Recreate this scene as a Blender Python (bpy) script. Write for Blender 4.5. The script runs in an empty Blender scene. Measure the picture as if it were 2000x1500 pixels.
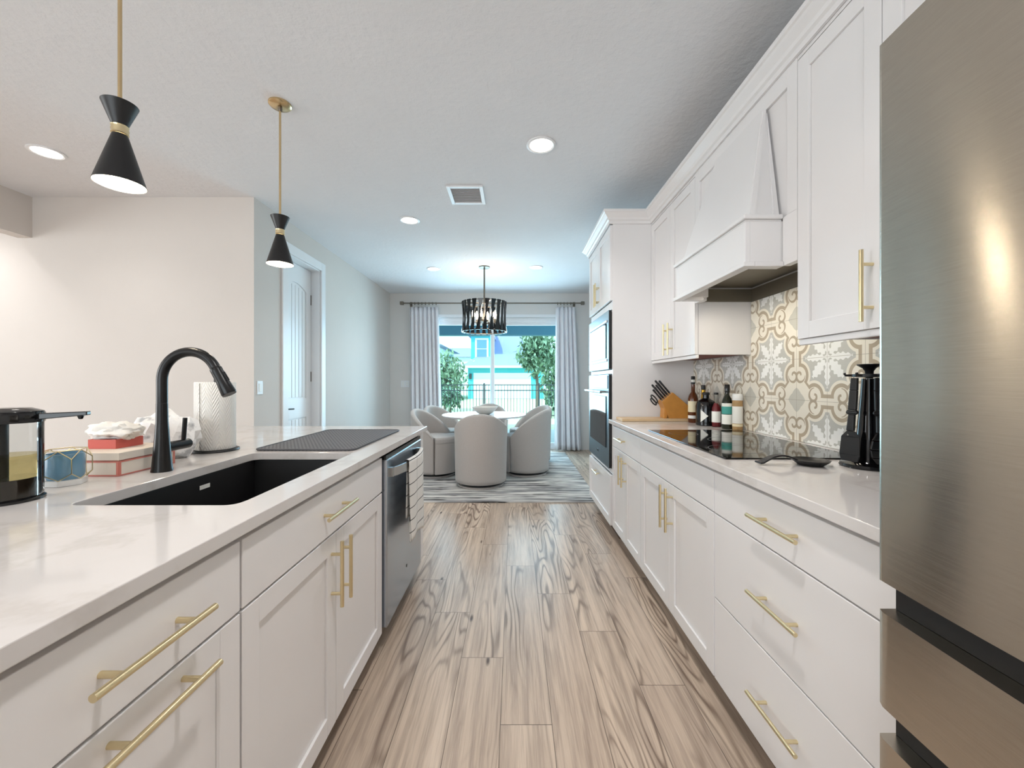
import bpy, bmesh, math, random
from mathutils import Vector, Matrix, noise
random.seed(7)
S = bpy.context.scene
COL = S.collection
PI = math.pi

# ------------------------------------------------------------------ camera
cd = bpy.data.cameras.new('camera'); cam = bpy.data.objects.new('camera', cd); COL.objects.link(cam)
cam.location = (0, 0, 1.207); cam.rotation_euler = (PI/2, 0, 0)
cd.sensor_width = 36; cd.lens = 790/2000*36; cd.shift_x = -.002; cd.shift_y = -.003
cd.clip_start = .02; cd.clip_end = 300
S.camera = cam
# ------------------------------------------------------------------ world, sun, daylight, exposure
S.view_settings.view_transform = 'Standard'; S.view_settings.look = 'None'
S.view_settings.exposure = 0.0; S.view_settings.gamma = 1
W = bpy.data.worlds.new('world'); S.world = W; W.use_nodes = True
wb = W.node_tree.nodes['Background']; wb.inputs[0].default_value = (.72, .885, 1, 1); wb.inputs[1].default_value = 3.2
def lamp(name, kind, loc, rot, power, color=(1, 1, 1), **kw):
    d = bpy.data.lights.new(name, kind); d.energy = power; d.color = color
    for k, v in kw.items(): setattr(d, k, v)
    o = bpy.data.objects.new(name, d); COL.objects.link(o); o.location = loc; o.rotation_euler = rot
    return o
lamp('sun', 'SUN', (0, 0, 20), (math.radians(40), 0, math.radians(-25)), 5.0, (1, .97, .92), angle=.02)
# back and side: added fill lamps at invented openings of the unseen room
lamp('fill_back', 'AREA', (-2.6, -4.35, 1.45), (PI/2, 0, 0), 70, (1, .97, .93), shape='RECTANGLE', size=4.6, size_y=2.2)
lamp('fill_side', 'AREA', (-8.15, -.6, 1.4), (PI/2, 0, -PI/2), 150, (1, .98, .95), shape='RECTANGLE', size=3.6, size_y=2.1)
lamp('daylight_patio', 'AREA', (-.375, 7.5, 1.25), (PI/2, 0, PI), 120, (.76, .87, 1), shape='RECTANGLE', size=2.3, size_y=2.1)

# ------------------------------------------------------------------ node helper
class N:
    def __init__(s, t, k): s.t, s.k = t, k
    def _m(s, op, o=None, o2=None):
        n = s.t.nodes.new('ShaderNodeMath'); n.operation = op
        for i, v in enumerate((s, o, o2)):
            if v is None: continue
            if isinstance(v, N): s.t.links.new(v.k, n.inputs[i])
            else: n.inputs[i].default_value = v
        return N(s.t, n.outputs[0])
    def __add__(s, o): return s._m('ADD', o)
    __radd__ = __add__
    def __sub__(s, o): return s._m('SUBTRACT', o)
    def __rsub__(s, o): return (s*-1)+o
    def __mul__(s, o): return s._m('MULTIPLY', o)
    __rmul__ = __mul__
    def __truediv__(s, o): return s._m('DIVIDE', o)
    def __lt__(s, o): return s._m('LESS_THAN', o)
    def __gt__(s, o): return s._m('GREATER_THAN', o)
    def abs(s): return s._m('ABSOLUTE')
    def sin(s): return s._m('SINE')
    def floor(s): return s._m('FLOOR')
    def fract(s): return s._m('FRACT')
    def sqrt(s): return s._m('SQRT')
    def min(s, o): return s._m('MINIMUM', o)
    def max(s, o): return s._m('MAXIMUM', o)
    def atan2(s, o): return s._m('ARCTAN2', o)
    def pow(s, o): return s._m('POWER', o)
    def clamp(s):
        r = s._m('ADD', 0.0); r.k.node.use_clamp = True; return r
def hyp(a, b): return (a*a+b*b).sqrt()
def obj_xyz(t):
    c = t.nodes.new('ShaderNodeTexCoord'); x = t.nodes.new('ShaderNodeSeparateXYZ')
    t.links.new(c.outputs['Object'], x.inputs[0])
    return [N(t, x.outputs[i]) for i in range(3)]
def comb(t, x, y, z=0.0):
    n = t.nodes.new('ShaderNodeCombineXYZ')
    for i, v in enumerate((x, y, z)):
        if isinstance(v, N): t.links.new(v.k, n.inputs[i])
        else: n.inputs[i].default_value = v
    return n.outputs[0]
def noi(t, vec, scale=1., detail=2., rough=.5):
    n = t.nodes.new('ShaderNodeTexNoise'); n.inputs['Scale'].default_value = scale
    n.inputs['Detail'].default_value = detail; n.inputs['Roughness'].default_value = rough
    if vec is not None: t.links.new(vec, n.inputs['Vector'])
    return N(t, n.outputs[0])
def white(t, vec):
    n = t.nodes.new('ShaderNodeTexWhiteNoise'); t.links.new(vec, n.inputs['Vector']); return N(t, n.outputs['Value'])
def lin(c):
    return tuple(((v/255)/12.92 if v/255 <= .04045 else ((v/255+.055)/1.055)**2.4) for v in c)+(1,)
def mixc(t, f, a, b):
    n = t.nodes.new('ShaderNodeMix'); n.data_type = 'RGBA'
    if isinstance(f, N): t.links.new(f.k, n.inputs[0])
    else: n.inputs[0].default_value = f
    for i, v in ((6, a), (7, b)):
        if isinstance(v, tuple): n.inputs[i].default_value = v
        else: t.links.new(v, n.inputs[i])
    return n.outputs[2]
def mat(name, rgb=(200, 200, 200), rough=.5, metal=0., bump=None, var=0.04, vscale=6., spec=.5, emit=None, aniso=0., coat=0., sheen=0.):
    """principled material with a slight procedural colour variation; bump = (scale, strength)"""
    m = bpy.data.materials.new(name); m.use_nodes = True; t = m.node_tree; p = t.nodes['Principled BSDF']
    c = lin(rgb)
    if var:
        f = noi(t, None, vscale, 3)
        n = f.k.node; tc = t.nodes.new('ShaderNodeTexCoord'); t.links.new(tc.outputs['Object'], n.inputs['Vector'])
        t.links.new(mixc(t, f, tuple(v*(1-var) for v in c[:3])+(1,), tuple(min(1, v*(1+var)) for v in c[:3])+(1,)), p.inputs['Base Color'])
    else: p.inputs['Base Color'].default_value = c
    p.inputs['Roughness'].default_value = rough; p.inputs['Metallic'].default_value = metal
    p.inputs['Specular IOR Level'].default_value = spec
    p.inputs['Anisotropic'].default_value = aniso; p.inputs['Coat Weight'].default_value = coat; p.inputs['Coat Roughness'].default_value = .05
    p.inputs['Sheen Weight'].default_value = sheen
    if emit:
        p.inputs['Emission Color'].default_value = lin(emit[0]); p.inputs['Emission Strength'].default_value = emit[1]
    if bump: add_bump(t, noi(t, tex_obj(t), bump[0], 4, .6), bump[1])
    return m
def tex_obj(t): return t.nodes.new('ShaderNodeTexCoord').outputs['Object']
def add_bump(t, h, strength, dist=.01):
    b = t.nodes.new('ShaderNodeBump'); b.inputs['Strength'].default_value = strength; b.inputs['Distance'].default_value = dist
    t.links.new(h.k, b.inputs['Height']); t.links.new(b.outputs[0], t.nodes['Principled BSDF'].inputs['Normal'])
def base(m): return m.node_tree, m.node_tree.nodes['Principled BSDF']
def glassy(name, tint, fac=.08, rough=.02):
    m = bpy.data.materials.new(name); m.use_nodes = True; t = m.node_tree; t.nodes.clear()
    o = t.nodes.new('ShaderNodeOutputMaterial'); mx = t.nodes.new('ShaderNodeMixShader')
    a = t.nodes.new('ShaderNodeBsdfTransparent'); g = t.nodes.new('ShaderNodeBsdfGlossy'); f = t.nodes.new('ShaderNodeFresnel')
    a.inputs[0].default_value = tint; g.inputs['Roughness'].default_value = rough; f.inputs[0].default_value = 1+fac*2
    t.links.new(f.outputs[0], mx.inputs[0]); t.links.new(a.outputs[0], mx.inputs[1]); t.links.new(g.outputs[0], mx.inputs[2]); t.links.new(mx.outputs[0], o.inputs[0])
    return m

M = {}
M['paint'] = mat('cabinet_paint', (231, 228, 227), .32, var=.01)
M['wall'] = mat('wall_paint', (214, 207, 201), .75, bump=(90, .06), var=.015)
M['wall_grey'] = mat('wall_paint_dining', (222, 219, 216), .75, bump=(90, .06), var=.015)
M['ceil'] = mat('ceiling_texture', (230, 230, 232), .85, bump=(26, .45), var=.02)
M['trim'] = mat('trim_white', (235, 236, 238), .35, var=.01)
M['gold'] = mat('brushed_gold', (226, 210, 170), .3, 1., var=.04, vscale=40)
M['brass'] = mat('brass', (212, 188, 146), .25, 1., var=.05, vscale=30)
M['black'] = mat('black_matte', (20, 20, 22), .4, var=.1)
M['blackgloss'] = mat('black_gloss', (12, 12, 14), .12, var=.1)
M['faucet'] = mat('faucet_black', (22, 21, 22), .3, var=.1, metal=.3)
M['sink'] = mat('sink_black', (24, 23, 24), .5, bump=(300, .05), var=.1)
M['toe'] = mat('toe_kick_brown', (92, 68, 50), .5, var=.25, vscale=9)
M['white'] = mat('white_plastic', (236, 236, 234), .4, var=.01)
M['steel'] = mat('stainless', (178, 176, 172), .26, 1., var=.05, vscale=3, aniso=.5)
M['dwsteel'] = mat('stainless_blue', (172, 180, 190), .24, 1., var=.05, vscale=3)
M['ovensteel'] = mat('oven_steel', (128, 146, 156), .34, 1., var=.05, vscale=3)
M['darksteel'] = mat('hood_liner', (138, 132, 120), .45, .8, var=.06)
M['glassblack'] = mat('cooktop_glass', (10, 10, 11), .05, var=.05)
M['ovenglass'] = mat('oven_glass', (30, 36, 42), .03, 0., var=.05, spec=.2)
M['bulb'] = mat('lamp_glow', (255, 244, 225), .5, emit=((255, 240, 215), 9.), var=0)
M['led'] = mat('downlight_lens', (255, 250, 240), .5, emit=((255, 248, 236), 7.), var=0)
M['inner'] = mat('shade_inner_white', (240, 236, 228), .5, var=.02)
M['linen'] = mat('chair_linen', (186, 179, 174), .9, bump=(420, .3), var=.12, vscale=160, sheen=.3)
M['curtain'] = mat('curtain_cloth', (232, 230, 234), .85, bump=(300, .1), var=.03)
M['bronze'] = mat('rod_bronze', (120, 112, 102), .35, .9, var=.1)
M['tabletop'] = mat('table_top', (226, 226, 228), .15, var=.03)
M['ceramic'] = mat('bowl_ceramic', (205, 200, 192), .6, var=.05, bump=(60, .15))
M['knifeblock'] = mat('knife_block_wood', (196, 136, 62), .45, var=.16, vscale=20)
M['boardwood'] = mat('board_wood', (206, 178, 140), .5, var=.14, vscale=14)
M['amber'] = mat('whiskey_glass', (92, 46, 18), .08, var=.2)
M['olive'] = mat('bottle_green', (26, 30, 16), .08, var=.1)
M['labelcream'] = mat('label_cream', (226, 214, 180), .6, var=.05)
M['labelwhite'] = mat('label_white', (232, 232, 226), .6, var=.03)
M['labelteal'] = mat('label_teal', (70, 158, 148), .6, var=.05)
M['red'] = mat('red_card', (200, 92, 80), .6, var=.05)
M['darkred'] = mat('cap_red', (120, 26, 34), .4, var=.05)
M['boxcream'] = mat('box_cream', (228, 216, 202), .6, var=.08, vscale=12)
M['boxpink'] = mat('box_edge_pink', (206, 122, 108), .6, var=.05)
M['tissue'] = mat('tissue_paper', (240, 236, 230), .8, var=.03, bump=(50, .3))
M['towelpaper'] = mat('paper_towel', (240, 237, 232), .85, var=.02)
M['goldfoil'] = mat('gold_foil', (190, 150, 60), .3, .9, var=.1)
M['spice'] = mat('spice_brown', (168, 136, 92), .6, var=.25, vscale=80)
M['amberliq'] = glassy('amber_liquid', (.80, .74, .52, 1), .05)
M['darkliq'] = mat('dark_liquid', (42, 34, 26), .1, var=.3, vscale=20)
M['clear'] = glassy('clear_glass', (.93, .94, .94, 1), .09)
M['pane'] = glassy('window_glass', (.80, .96, 1.0, 1), .06)
M['bluejar'] = mat('blue_glass', (112, 152, 178), .15, var=.12)
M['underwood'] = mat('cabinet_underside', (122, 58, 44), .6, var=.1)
M['concrete'] = mat('concrete', (196, 192, 186), .8, var=.08, vscale=3, bump=(40, .1))
M['grass'] = mat('lawn_grass', (196, 200, 160), .9, var=.3, vscale=8, bump=(60, .5))
M['teal'] = mat('house_teal', (84, 190, 198), .8, var=.04, bump=(30, .1))
M['palestucco'] = mat('stucco_pale', (206, 222, 222), .8, var=.04)
M['roof'] = mat('roof_shingle', (132, 140, 180), .85, var=.15, vscale=20)
M['garage'] = mat('garage_door_white', (225, 232, 236), .6, var=.02)
M['leaf'] = mat('leaf_green', (134, 158, 128), .7, var=.4, vscale=7)
M['leafdark'] = mat('leaf_dark', (108, 138, 116), .7, var=.4, vscale=5)
M['bark'] = mat('bark', (120, 106, 92), .9, var=.2, vscale=12)
M['fence'] = mat('fence_black', (52, 56, 60), .5, var=.1)
M['lanai'] = mat('lanai_paint', (96, 136, 152), .8, var=.05)
M['slate'] = mat('drying_mat', (86, 86, 90), .7, var=.05)
M['vent'] = mat('vent_grey', (226, 218, 216), .5, var=.03)
M['housewin'] = mat('far_window', (92, 132, 152), .1, var=.1)

def quartz():
    m = mat('quartz', (228, 224, 219), .09, var=0); t, p = base(m)
    v = tex_obj(t); a = noi(t, v, 2.2, 6, .6); b = noi(t, v, 14, 3)
    vein = ((a-.5).abs()*26); f = (1-vein).clamp()*.32+(b-.5)*.25
    t.links.new(mixc(t, f.clamp(), lin((211, 206, 203)), lin((180, 172, 164))), p.inputs['Base Color']); return m
M['quartz'] = quartz()

def planks():
    m = mat('plank_floor', (180, 160, 140), .33, var=0); t, p = base(m)
    x, y, z = obj_xyz(t)
    r = (x+.048)/.1815; row = r.floor(); fx = r.fract()
    yo = (y-1.42+row*.345)/1.22; seg = yo.floor(); fy = yo.fract()
    rnd = white(t, comb(t, row, seg, 1.0)); rnd2 = white(t, comb(t, row+31.7, seg, 5.0))
    cath = noi(t, comb(t, x*7.5+rnd*30, y*.85+rnd2*40, rnd*9), 1., 1.5, .45)
    rings = ((cath*62).sin()*.5+.5).pow(3.0)
    zone = ((noi(t, comb(t, x*5+rnd2*50, y*.6, rnd*5), 1., 1)-.45)*6).clamp()
    fine = noi(t, comb(t, x*260, y*7, rnd*7), 1., 3, .6)
    streak = noi(t, comb(t, x*34+rnd*20, y*1.3, rnd2*8), 1., 4, .65)
    vo = t.nodes.new('ShaderNodeTexVoronoi'); vo.inputs['Scale'].default_value = 1.
    t.links.new(comb(t, x*8+rnd*9, y*2.2+rnd2*13, 0.), vo.inputs['Vector'])
    knot = (1-N(t, vo.outputs['Distance'])*11).clamp()
    tone = mixc(t, rnd, lin((206, 186, 166)), lin((186, 166, 148)))
    c = mixc(t, ((streak-.40)*3.2).clamp()*.85, tone, lin((136, 117, 103)))
    c = mixc(t, ((.44-fine).max(0.)*2.4).clamp(), c, lin((214, 198, 178)))
    rings2 = ((cath*95).sin()*.5+.5).pow(4.0)
    c = mixc(t, (rings2*zone*.75+((fine-.54)*3).clamp()*.35).clamp(), c, lin((88, 66, 52)))
    c = mixc(t, (knot*1.6).clamp(), c, lin((70, 48, 36)))
    gap = ((fx.min(1-fx)*.1815) < .0011).max((fy.min(1-fy)*1.22) < .0013)
    c = mixc(t, gap*.9, c, lin((70, 54, 42)))
    t.links.new(c, p.inputs['Base Color'])
    t.links.new((fine*.16+.24).k, p.inputs['Roughness'])
    add_bump(t, fine*.4-gap*1., .12, .004)
    return m
M['floor'] = planks()

def tiles():
    m = mat('patterned_tile', (220, 214, 200), .3, var=0); t, p = base(m)
    x, y, z = obj_xyz(t)
    u0 = ((y-1.772)/.385+.5).fract()*2-1; v0 = ((z-1.3125)/.395+.5).fract()*2-1
    a = u0.abs(); b = v0.abs(); hi = a.max(b); lo = a.min(b)
    # lobes of the scalloped frame, two by each corner
    lx = hi-.88; ly = lo-.40; d = hyp(lx, ly)
    f = (d-.36).min(.77-hi).min(1.14-hi-lo)
    c = mixc(t, 0.0, lin((192, 192, 186)), (1, 1, 1, 1))
    # snowflake: narrow petals on the axes, broad toothed leaves on the diagonals
    tooth = ((hi*46).sin()*.016)
    ax = (lo < ((hi*4.35).sin().max(0.)*.070+tooth+.008)) * (hi < .70)
    s = (hi+lo)*.7071; w = (hi-lo)*.7071
    dg = (w < (((s-.05)*4.9).sin().max(0.)*.115+((s*50).sin()*.022))) * (s < .64) * (s > .08)
    c = mixc(t, ax.max(dg), c, lin((238, 239, 237)))
    c = mixc(t, (f < 0.), c, lin((234, 229, 216)))
    c = mixc(t, (f < -.065), c, lin((178, 164, 143)))
    c = mixc(t, (f < -.15), c, lin((234, 229, 216)))
    ang = ly.atan2(lx); sp = (d-(ang+PI)*.030-.02).abs()
    c = mixc(t, (sp < .033)*(d < .19)*(f < -.15), c, lin((176, 162, 141)))
    e = hyp(1-hi, 1-lo); st = (1-hi).abs().min((1-lo).abs())
    c = mixc(t, (e < .30-st*.5)*(f < -.15), c, lin((200, 198, 188)))
    g = (a.min(1-a)*.1925).min(b.min(1-b)*.1975)
    c = mixc(t, (g < .0011)*.6, c, lin((150, 140, 126)))
    t.links.new(c, p.inputs['Base Color']); return m
M['tile'] = tiles()

def rug():
    m = mat('rug_wool', (190, 186, 180), .95, var=0); t, p = base(m)
    x, y, z = obj_xyz(t)
    n = noi(t, comb(t, x*1.3, y*9, 0.), 1., 3, .55); l = noi(t, comb(t, x*1.7+8, y*26, 3.), 1., 3, .6)
    c = mixc(t, ((n-.40)*6).clamp(), lin((142, 140, 140)), lin((214, 210, 204)))
    c = mixc(t, ((l-.55)*20).clamp(), c, lin((58, 56, 56)))
    t.links.new(c, p.inputs['Base Color']); add_bump(t, noi(t, tex_obj(t), 300, 2), .4); return m
M['rug'] = rug()
def mattex():
    m = mat('drying_mat_dots', (84, 84, 88), .65, var=0); t, p = base(m)
    x, y, z = obj_xyz(t); rw = (y/.014).floor(); u = (x/.016+rw*.5).fract()-.5; v = (y/.014).fract()-.5
    d = hyp(u, v); t.links.new(mixc(t, d < .27, lin((96, 96, 100)), lin((40, 40, 44))), p.inputs['Base Color'])
    add_bump(t, (d*4).clamp(), .5, .004); return m
M['matdots'] = mattex()
def gridcloth():
    m = mat('grid_towel', (225, 222, 216), .9, var=0); t, p = base(m)
    x, y, z = obj_xyz(t); u = (y/.12+.35).fract(); v = (z/.058+.2).fract()
    l = (u < .022).max(v < .07); t.links.new(mixc(t, l, lin((226, 223, 218)), lin((42, 42, 46))), p.inputs['Base Color'])
    add_bump(t, noi(t, tex_obj(t), 400, 2), .2); return m
M['grid'] = gridcloth()
def papertowel():
    m = M['towelpaper']; t, p = base(m); x, y, z = obj_xyz(t)
    a = x.atan2(y)*.075
    s = ((z*1.0+(a/.02).fract().max(0.)*.0+((a/.05).fract()-.5).abs()*.1)/.009*PI).sin()
    add_bump(t, s*.5+noi(t, tex_obj(t), 160, 2), .5, .004); return m
papertowel()
def bagprint():
    m = mat('printed_white_bag', (236, 235, 234), .45, var=0); t, p = base(m)
    n = noi(t, tex_obj(t), 22, 3); t.links.new(mixc(t, ((n-.58)*9).clamp()*.7, lin((240, 239, 238)), lin((128, 130, 134))), p.inputs['Base Color'])
    add_bump(t, noi(t, tex_obj(t), 30, 3), .5); return m
M['bag'] = bagprint()
def brushed():
    m = mat('fridge_steel', (176, 168, 156), .3, 1., var=0, aniso=.85); t, p = base(m); p.inputs['Anisotropic Rotation'].default_value = .25
    x, y, z = obj_xyz(t); n = noi(t, comb(t, x*2, y*3, z*900), 1., 2); k = noi(t, comb(t, x*60, y*30, z*240), 1., 3)
    t.links.new(mixc(t, n*.6+k*.4, lin((174, 166, 154)), lin((202, 194, 181))), p.inputs['Base Color'])
    t.links.new((n*.10+.17).k, p.inputs['Roughness'])
    tg = t.nodes.new('ShaderNodeTangent'); tg.direction_type = 'RADIAL'; tg.axis = 'Z'; t.links.new(tg.outputs[0], p.inputs['Tangent'])
    return m
M['fridge'] = brushed()

# ------------------------------------------------------------------ mesh helper
class MB:
    def __init__(s): s.bm = bmesh.new(); s.mi = 0
    def _f(s, vs):
        try:
            f = s.bm.faces.new(vs); f.material_index = s.mi; return f
        except ValueError: return None
    def box(s, x0, x1, y0, y1, z0, z1):
        v = [s.bm.verts.new((x, y, z)) for x in (x0, x1) for y in (y0, y1) for z in (z0, z1)]
        for q in ((0, 1, 3, 2), (4, 6, 7, 5), (0, 4, 5, 1), (2, 3, 7, 6), (0, 2, 6, 4), (1, 5, 7, 3)): s._f([v[i] for i in q])
        return s
    def prism(s, poly, axis, a0, a1):
        """poly: 2D points in the other two axes (in x,y,z order); extruded along axis"""
        def mk(p, a):
            return (a, p[0], p[1]) if axis == 'x' else (p[0], a, p[1]) if axis == 'y' else (p[0], p[1], a)
        A = [s.bm.verts.new(mk(p, a0)) for p in poly]; B = [s.bm.verts.new(mk(p, a1)) for p in poly]
        s._f(A[::-1]); s._f(B)
        for i in range(len(poly)): s._f([A[i], A[(i+1) % len(poly)], B[(i+1) % len(poly)], B[i]])
        return s
    def hull8(s, pts):
        """8 corner points: bottom ring of four then top ring of four"""
        v = [s.bm.verts.new(p) for p in pts]
        for q in ((3, 2, 1, 0), (4, 5, 6, 7), (0, 1, 5, 4), (1, 2, 6, 5), (2, 3, 7, 6), (3, 0, 4, 7)): s._f([v[i] for i in q])
        return s
    def lathe(s, prof, c=(0, 0, 0), n=32, axis='z', caps=True):
        rings = []
        for r, h in prof:
            ring = []
            for i in range(n):
                a = 2*PI*i/n; p = (r*math.cos(a), r*math.sin(a), h)
                if axis == 'x': p = (h, p[0], p[1])
                if axis == 'y': p = (p[0], h, p[1])
                ring.append(s.bm.verts.new((c[0]+p[0], c[1]+p[1], c[2]+p[2])))
            rings.append(ring)
        for A, B in zip(rings, rings[1:]):
            for i in range(n): s._f([A[i], A[(i+1) % n], B[(i+1) % n], B[i]])
        if caps:
            s._f(rings[0][::-1]); s._f(rings[-1])
        return s
    def tube(s, pts, r, n=14, closed=False):
        pts = [Vector(p) for p in pts]; rs = r if isinstance(r, (list, tuple)) else [r]*len(pts); rings = []
        up = None
        for i, p in enumerate(pts):
            if closed: d = pts[(i+1) % len(pts)]-pts[i-1]
            else: d = pts[min(i+1, len(pts)-1)]-pts[max(i-1, 0)]
            d.normalize()
            if up is None:
                up = Vector((0, 0, 1)) if abs(d.z) < .9 else Vector((1, 0, 0))
            a = (up-d*up.dot(d)).normalized(); up = a; b = d.cross(a)
            rings.append([s.bm.verts.new(p+(a*math.cos(2*PI*k/n)+b*math.sin(2*PI*k/n))*rs[i]) for k in range(n)])
        m = len(rings)
        for i in range(m if closed else m-1):
            A, B = rings[i], rings[(i+1) % m]
            for k in range(n): s._f([A[k], A[(k+1) % n], B[(k+1) % n], B[k]])
        if not closed: s._f(rings[0][::-1]); s._f(rings[-1])
        return s
    def sheet(s, fn, nu, nv, closed_u=False):
        g = [[s.bm.verts.new(fn(i/nu, j/nv)) for j in range(nv+1)] for i in range(nu+(0 if closed_u else 1))]
        for i in range(nu):
            A = g[i]; B = g[(i+1) % len(g)]
            for j in range(nv): s._f([A[j], B[j], B[j+1], A[j+1]])
        return s
    def blob(s, c, size, amp, freq, seed=0, sub=4, flat=None):
        r = bmesh.ops.create_icosphere(s.bm, subdivisions=sub, radius=1)
        for v in r['verts']:
            d = v.co.normalized(); k = 1+amp*noise.fractal(d*freq+Vector((seed, seed*.7, 3)), 1., 2., 4)
            p = d*k; q = Vector((p.x*size[0], p.y*size[1], p.z*size[2]))+Vector(c)
            if flat is not None and q.z < flat: q.z = flat
            v.co = q
        return s
def obj(name, mb, m, parent=None, bevel=0., smooth=False, solid=0., sub=0):
    me = bpy.data.meshes.new(name); bm = mb.bm
    bmesh.ops.recalc_face_normals(bm, faces=bm.faces)
    off = Vector((0, 0, 0)); q = parent
    while q is not None: off += q.location; q = q.parent
    for v in bm.verts: v.co -= off
    bm.to_mesh(me); bm.free()
    for k in (m if isinstance(m, (list, tuple)) else [m]): me.materials.append(k)
    if smooth:
        me.polygons.foreach_set('use_smooth', [True]*len(me.polygons))
        if hasattr(me, 'set_sharp_from_angle'): me.set_sharp_from_angle(angle=math.radians(40))
    o = bpy.data.objects.new(name, me); COL.objects.link(o); o.parent = parent
    if solid:
        d = o.modifiers.new('solid', 'SOLIDIFY'); d.thickness = solid; d.offset = 0
    if bevel:
        b = o.modifiers.new('bevel', 'BEVEL'); b.width = bevel; b.segments = 2; b.limit_method = 'ANGLE'; b.angle_limit = math.radians(40)
    if sub:
        u = o.modifiers.new('sub', 'SUBSURF'); u.levels = sub; u.render_levels = sub
    return o
def tag(o, label, cat, group=None):
    o['label'] = label; o['category'] = cat
    if group: o['group'] = group
    return o
def thing(name, label, cat, loc=(0, 0, 0), group=None):
    o = bpy.data.objects.new(name, None); COL.objects.link(o); o.location = loc; o.empty_display_size = .1
    return tag(o, label, cat, group)
def struct(name, mb, m, parent=None, **k):
    o = obj(name, mb, m, parent, **k)
    if parent is None: o['kind'] = 'structure'
    return o
def dup(root, loc, rotz=0., label=None):
    r = root.copy(); COL.objects.link(r); r.location = loc; r.rotation_euler = (0, 0, rotz)
    if label: r['label'] = label
    for ch in list(root.children):
        c = ch.copy(); COL.objects.link(c); c.parent = r
        for g in ch.children:
            e = g.copy(); COL.objects.link(e); e.parent = c
    return r
def B(*a): return MB().box(*a)
# ================================================================== the setting
CEIL = 2.74; XL = -2.17; XR = 1.38; YF = 7.08; YH = 3.375
struct('floor', B(-8, 1.5, -4.3, YF+.15, -.1, 0), M['floor'])
struct('ceiling', B(-8, 1.5, -4.3, YF+.15, CEIL, CEIL+.1), M['ceil'])
struct('wall_right', B(XR, XR+.12, -4.3, YF+.15, 0, CEIL), M['wall_grey'])
WX0, WX1, WZ = -1.60, .85, 2.32
struct('wall_far', B(XL-.14, WX0, YF, YF+.15, 0, CEIL).box(WX1, XR, YF, YF+.15, 0, CEIL).box(WX0, WX1, YF, YF+.15, WZ, CEIL), M['wall_grey'])
DY0, DY1, DZ = 3.86, 4.53, 2.44
struct('wall_left', B(XL-.14, XL, YH, DY0, 0, CEIL).box(XL-.14, XL, DY1, YF, 0, CEIL).box(XL-.14, XL, DY0, DY1, DZ, CEIL), M['wall'])
struct('wall_hall', B(-8, XL-.14, YH, YH+.12, 0, CEIL), M['wall'])
struct('wall_side', B(-4.14, -4.02, -.9, YH, 2.40, CEIL).box(-4.14, -4.02, -.9, -.2, 0, 2.40), M['wall'])
struct('wall_back', B(-8, -4.9, -4.3, -4.18, 0, CEIL).box(-.3, XR, -4.3, -4.18, 0, CEIL).box(-4.9, -.3, -4.3, -4.18, 2.55, CEIL).box(-4.9, -.3, -4.3, -4.18, 0, .3), M['wall'])
struct('wall_west', B(-8.05, -7.93, -4.3, -2.4, 0, CEIL).box(-8.05, -7.93, 1.2, YH, 0, CEIL).box(-8.05, -7.93, -2.4, 1.2, 2.45, CEIL).box(-8.05, -7.93, -2.4, 1.2, 0, .35), M['wall'])
def skirt(name, *b): return struct(name, B(*b), M['trim'], bevel=.004)
skirt('baseboard_far', XL, WX0-.06, YF-.014, YF, 0, .13)
skirt('baseboard_left', XL, XL+.014, DY1+.10, YF-.014, 0, .13)
skirt('baseboard_right', XR-.014, XR, 4.0, YF-.002, 0, .13)
skirt('baseboard_hall', -7.9, XL, YH-.014, YH, 0, .13)
# door casing and the plank door in the left wall
tr = struct('trim_1', MB().box(XL, XL+.018, DY0-.09, DY0, 0, DZ+.09).box(XL, XL+.018, DY1, DY1+.09, 0, DZ+.09).box(XL, XL+.018, DY0, DY1, DZ, DZ+.09)
       .box(XL-.14, XL, DY0-.0, DY0+.014, 0, DZ).box(XL-.14, XL, DY1-.014, DY1, 0, DZ).box(XL-.14, XL, DY0+.014, DY1-.014, DZ-.014, DZ), M['trim'], bevel=.003)
door = bpy.data.objects.new('door_1', None); COL.objects.link(door); door.location = (XL-.12, (DY0+DY1)/2, 0); door['kind'] = 'structure'
y0, y1 = DY0+.017, DY1-.017; xf = XL-.095
mb = MB().box(xf-.035, xf-.008, y0, y1, .01, DZ-.018)
st = .105
mb.box(xf-.008, xf, y0, y0+st, .01, DZ-.018).box(xf-.008, xf, y1-st, y1, .01, DZ-.018)
mb.box(xf-.008, xf, y0+st, y1-st, .01, .22).box(xf-.008, xf, y0+st, y1-st, .82, 1.02)
arch = [(y0+st, DZ-.018), (y0+st, 2.16)]
for i in range(13):
    u = i/12; arch.append((y0+st+(y1-y0-2*st)*u, 2.17+.06*math.sin(PI*u)))
arch += [(y1-st, 2.16), (y1-st, DZ-.018)]
for i in range(2, len(arch)-3):
    a, b = arch[i], arch[i+1]
    if b[0]-a[0] > 1e-4:
        mb.prism([(a[0], a[1]), (b[0], b[1]), (b[0], DZ-.018), (a[0], DZ-.018)], 'x', xf-.008, xf)
obj('door_slab', mb, M['trim'], door)
pl = MB(); n = 6
for z0, z1 in ((.235, .805), (1.035, 2.155)):
    for i in range(n):
        w = (y1-y0-2*st-.02)/n; a = y0+st+.01+w*i; pl.box(xf-.009, xf-.004, a+.005, a+w-.005, z0, z1+(.05*math.sin(PI*(i+.5)/n) if z1 > 2 else 0))
obj('plank_panel', pl, M['trim'], door, bevel=.002)
h = MB().lathe([(.026, xf), (.026, xf+.012)], (0, y0+.07, .93), 20, 'x').tube([(xf+.01, y0+.07, .93), (xf+.05, y0+.07, .93)], .009).tube([(xf+.05, y0+.06, .93), (xf+.05, y0+.19, .925)], .008)
obj('door_handle', h, M['black'], door)
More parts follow.
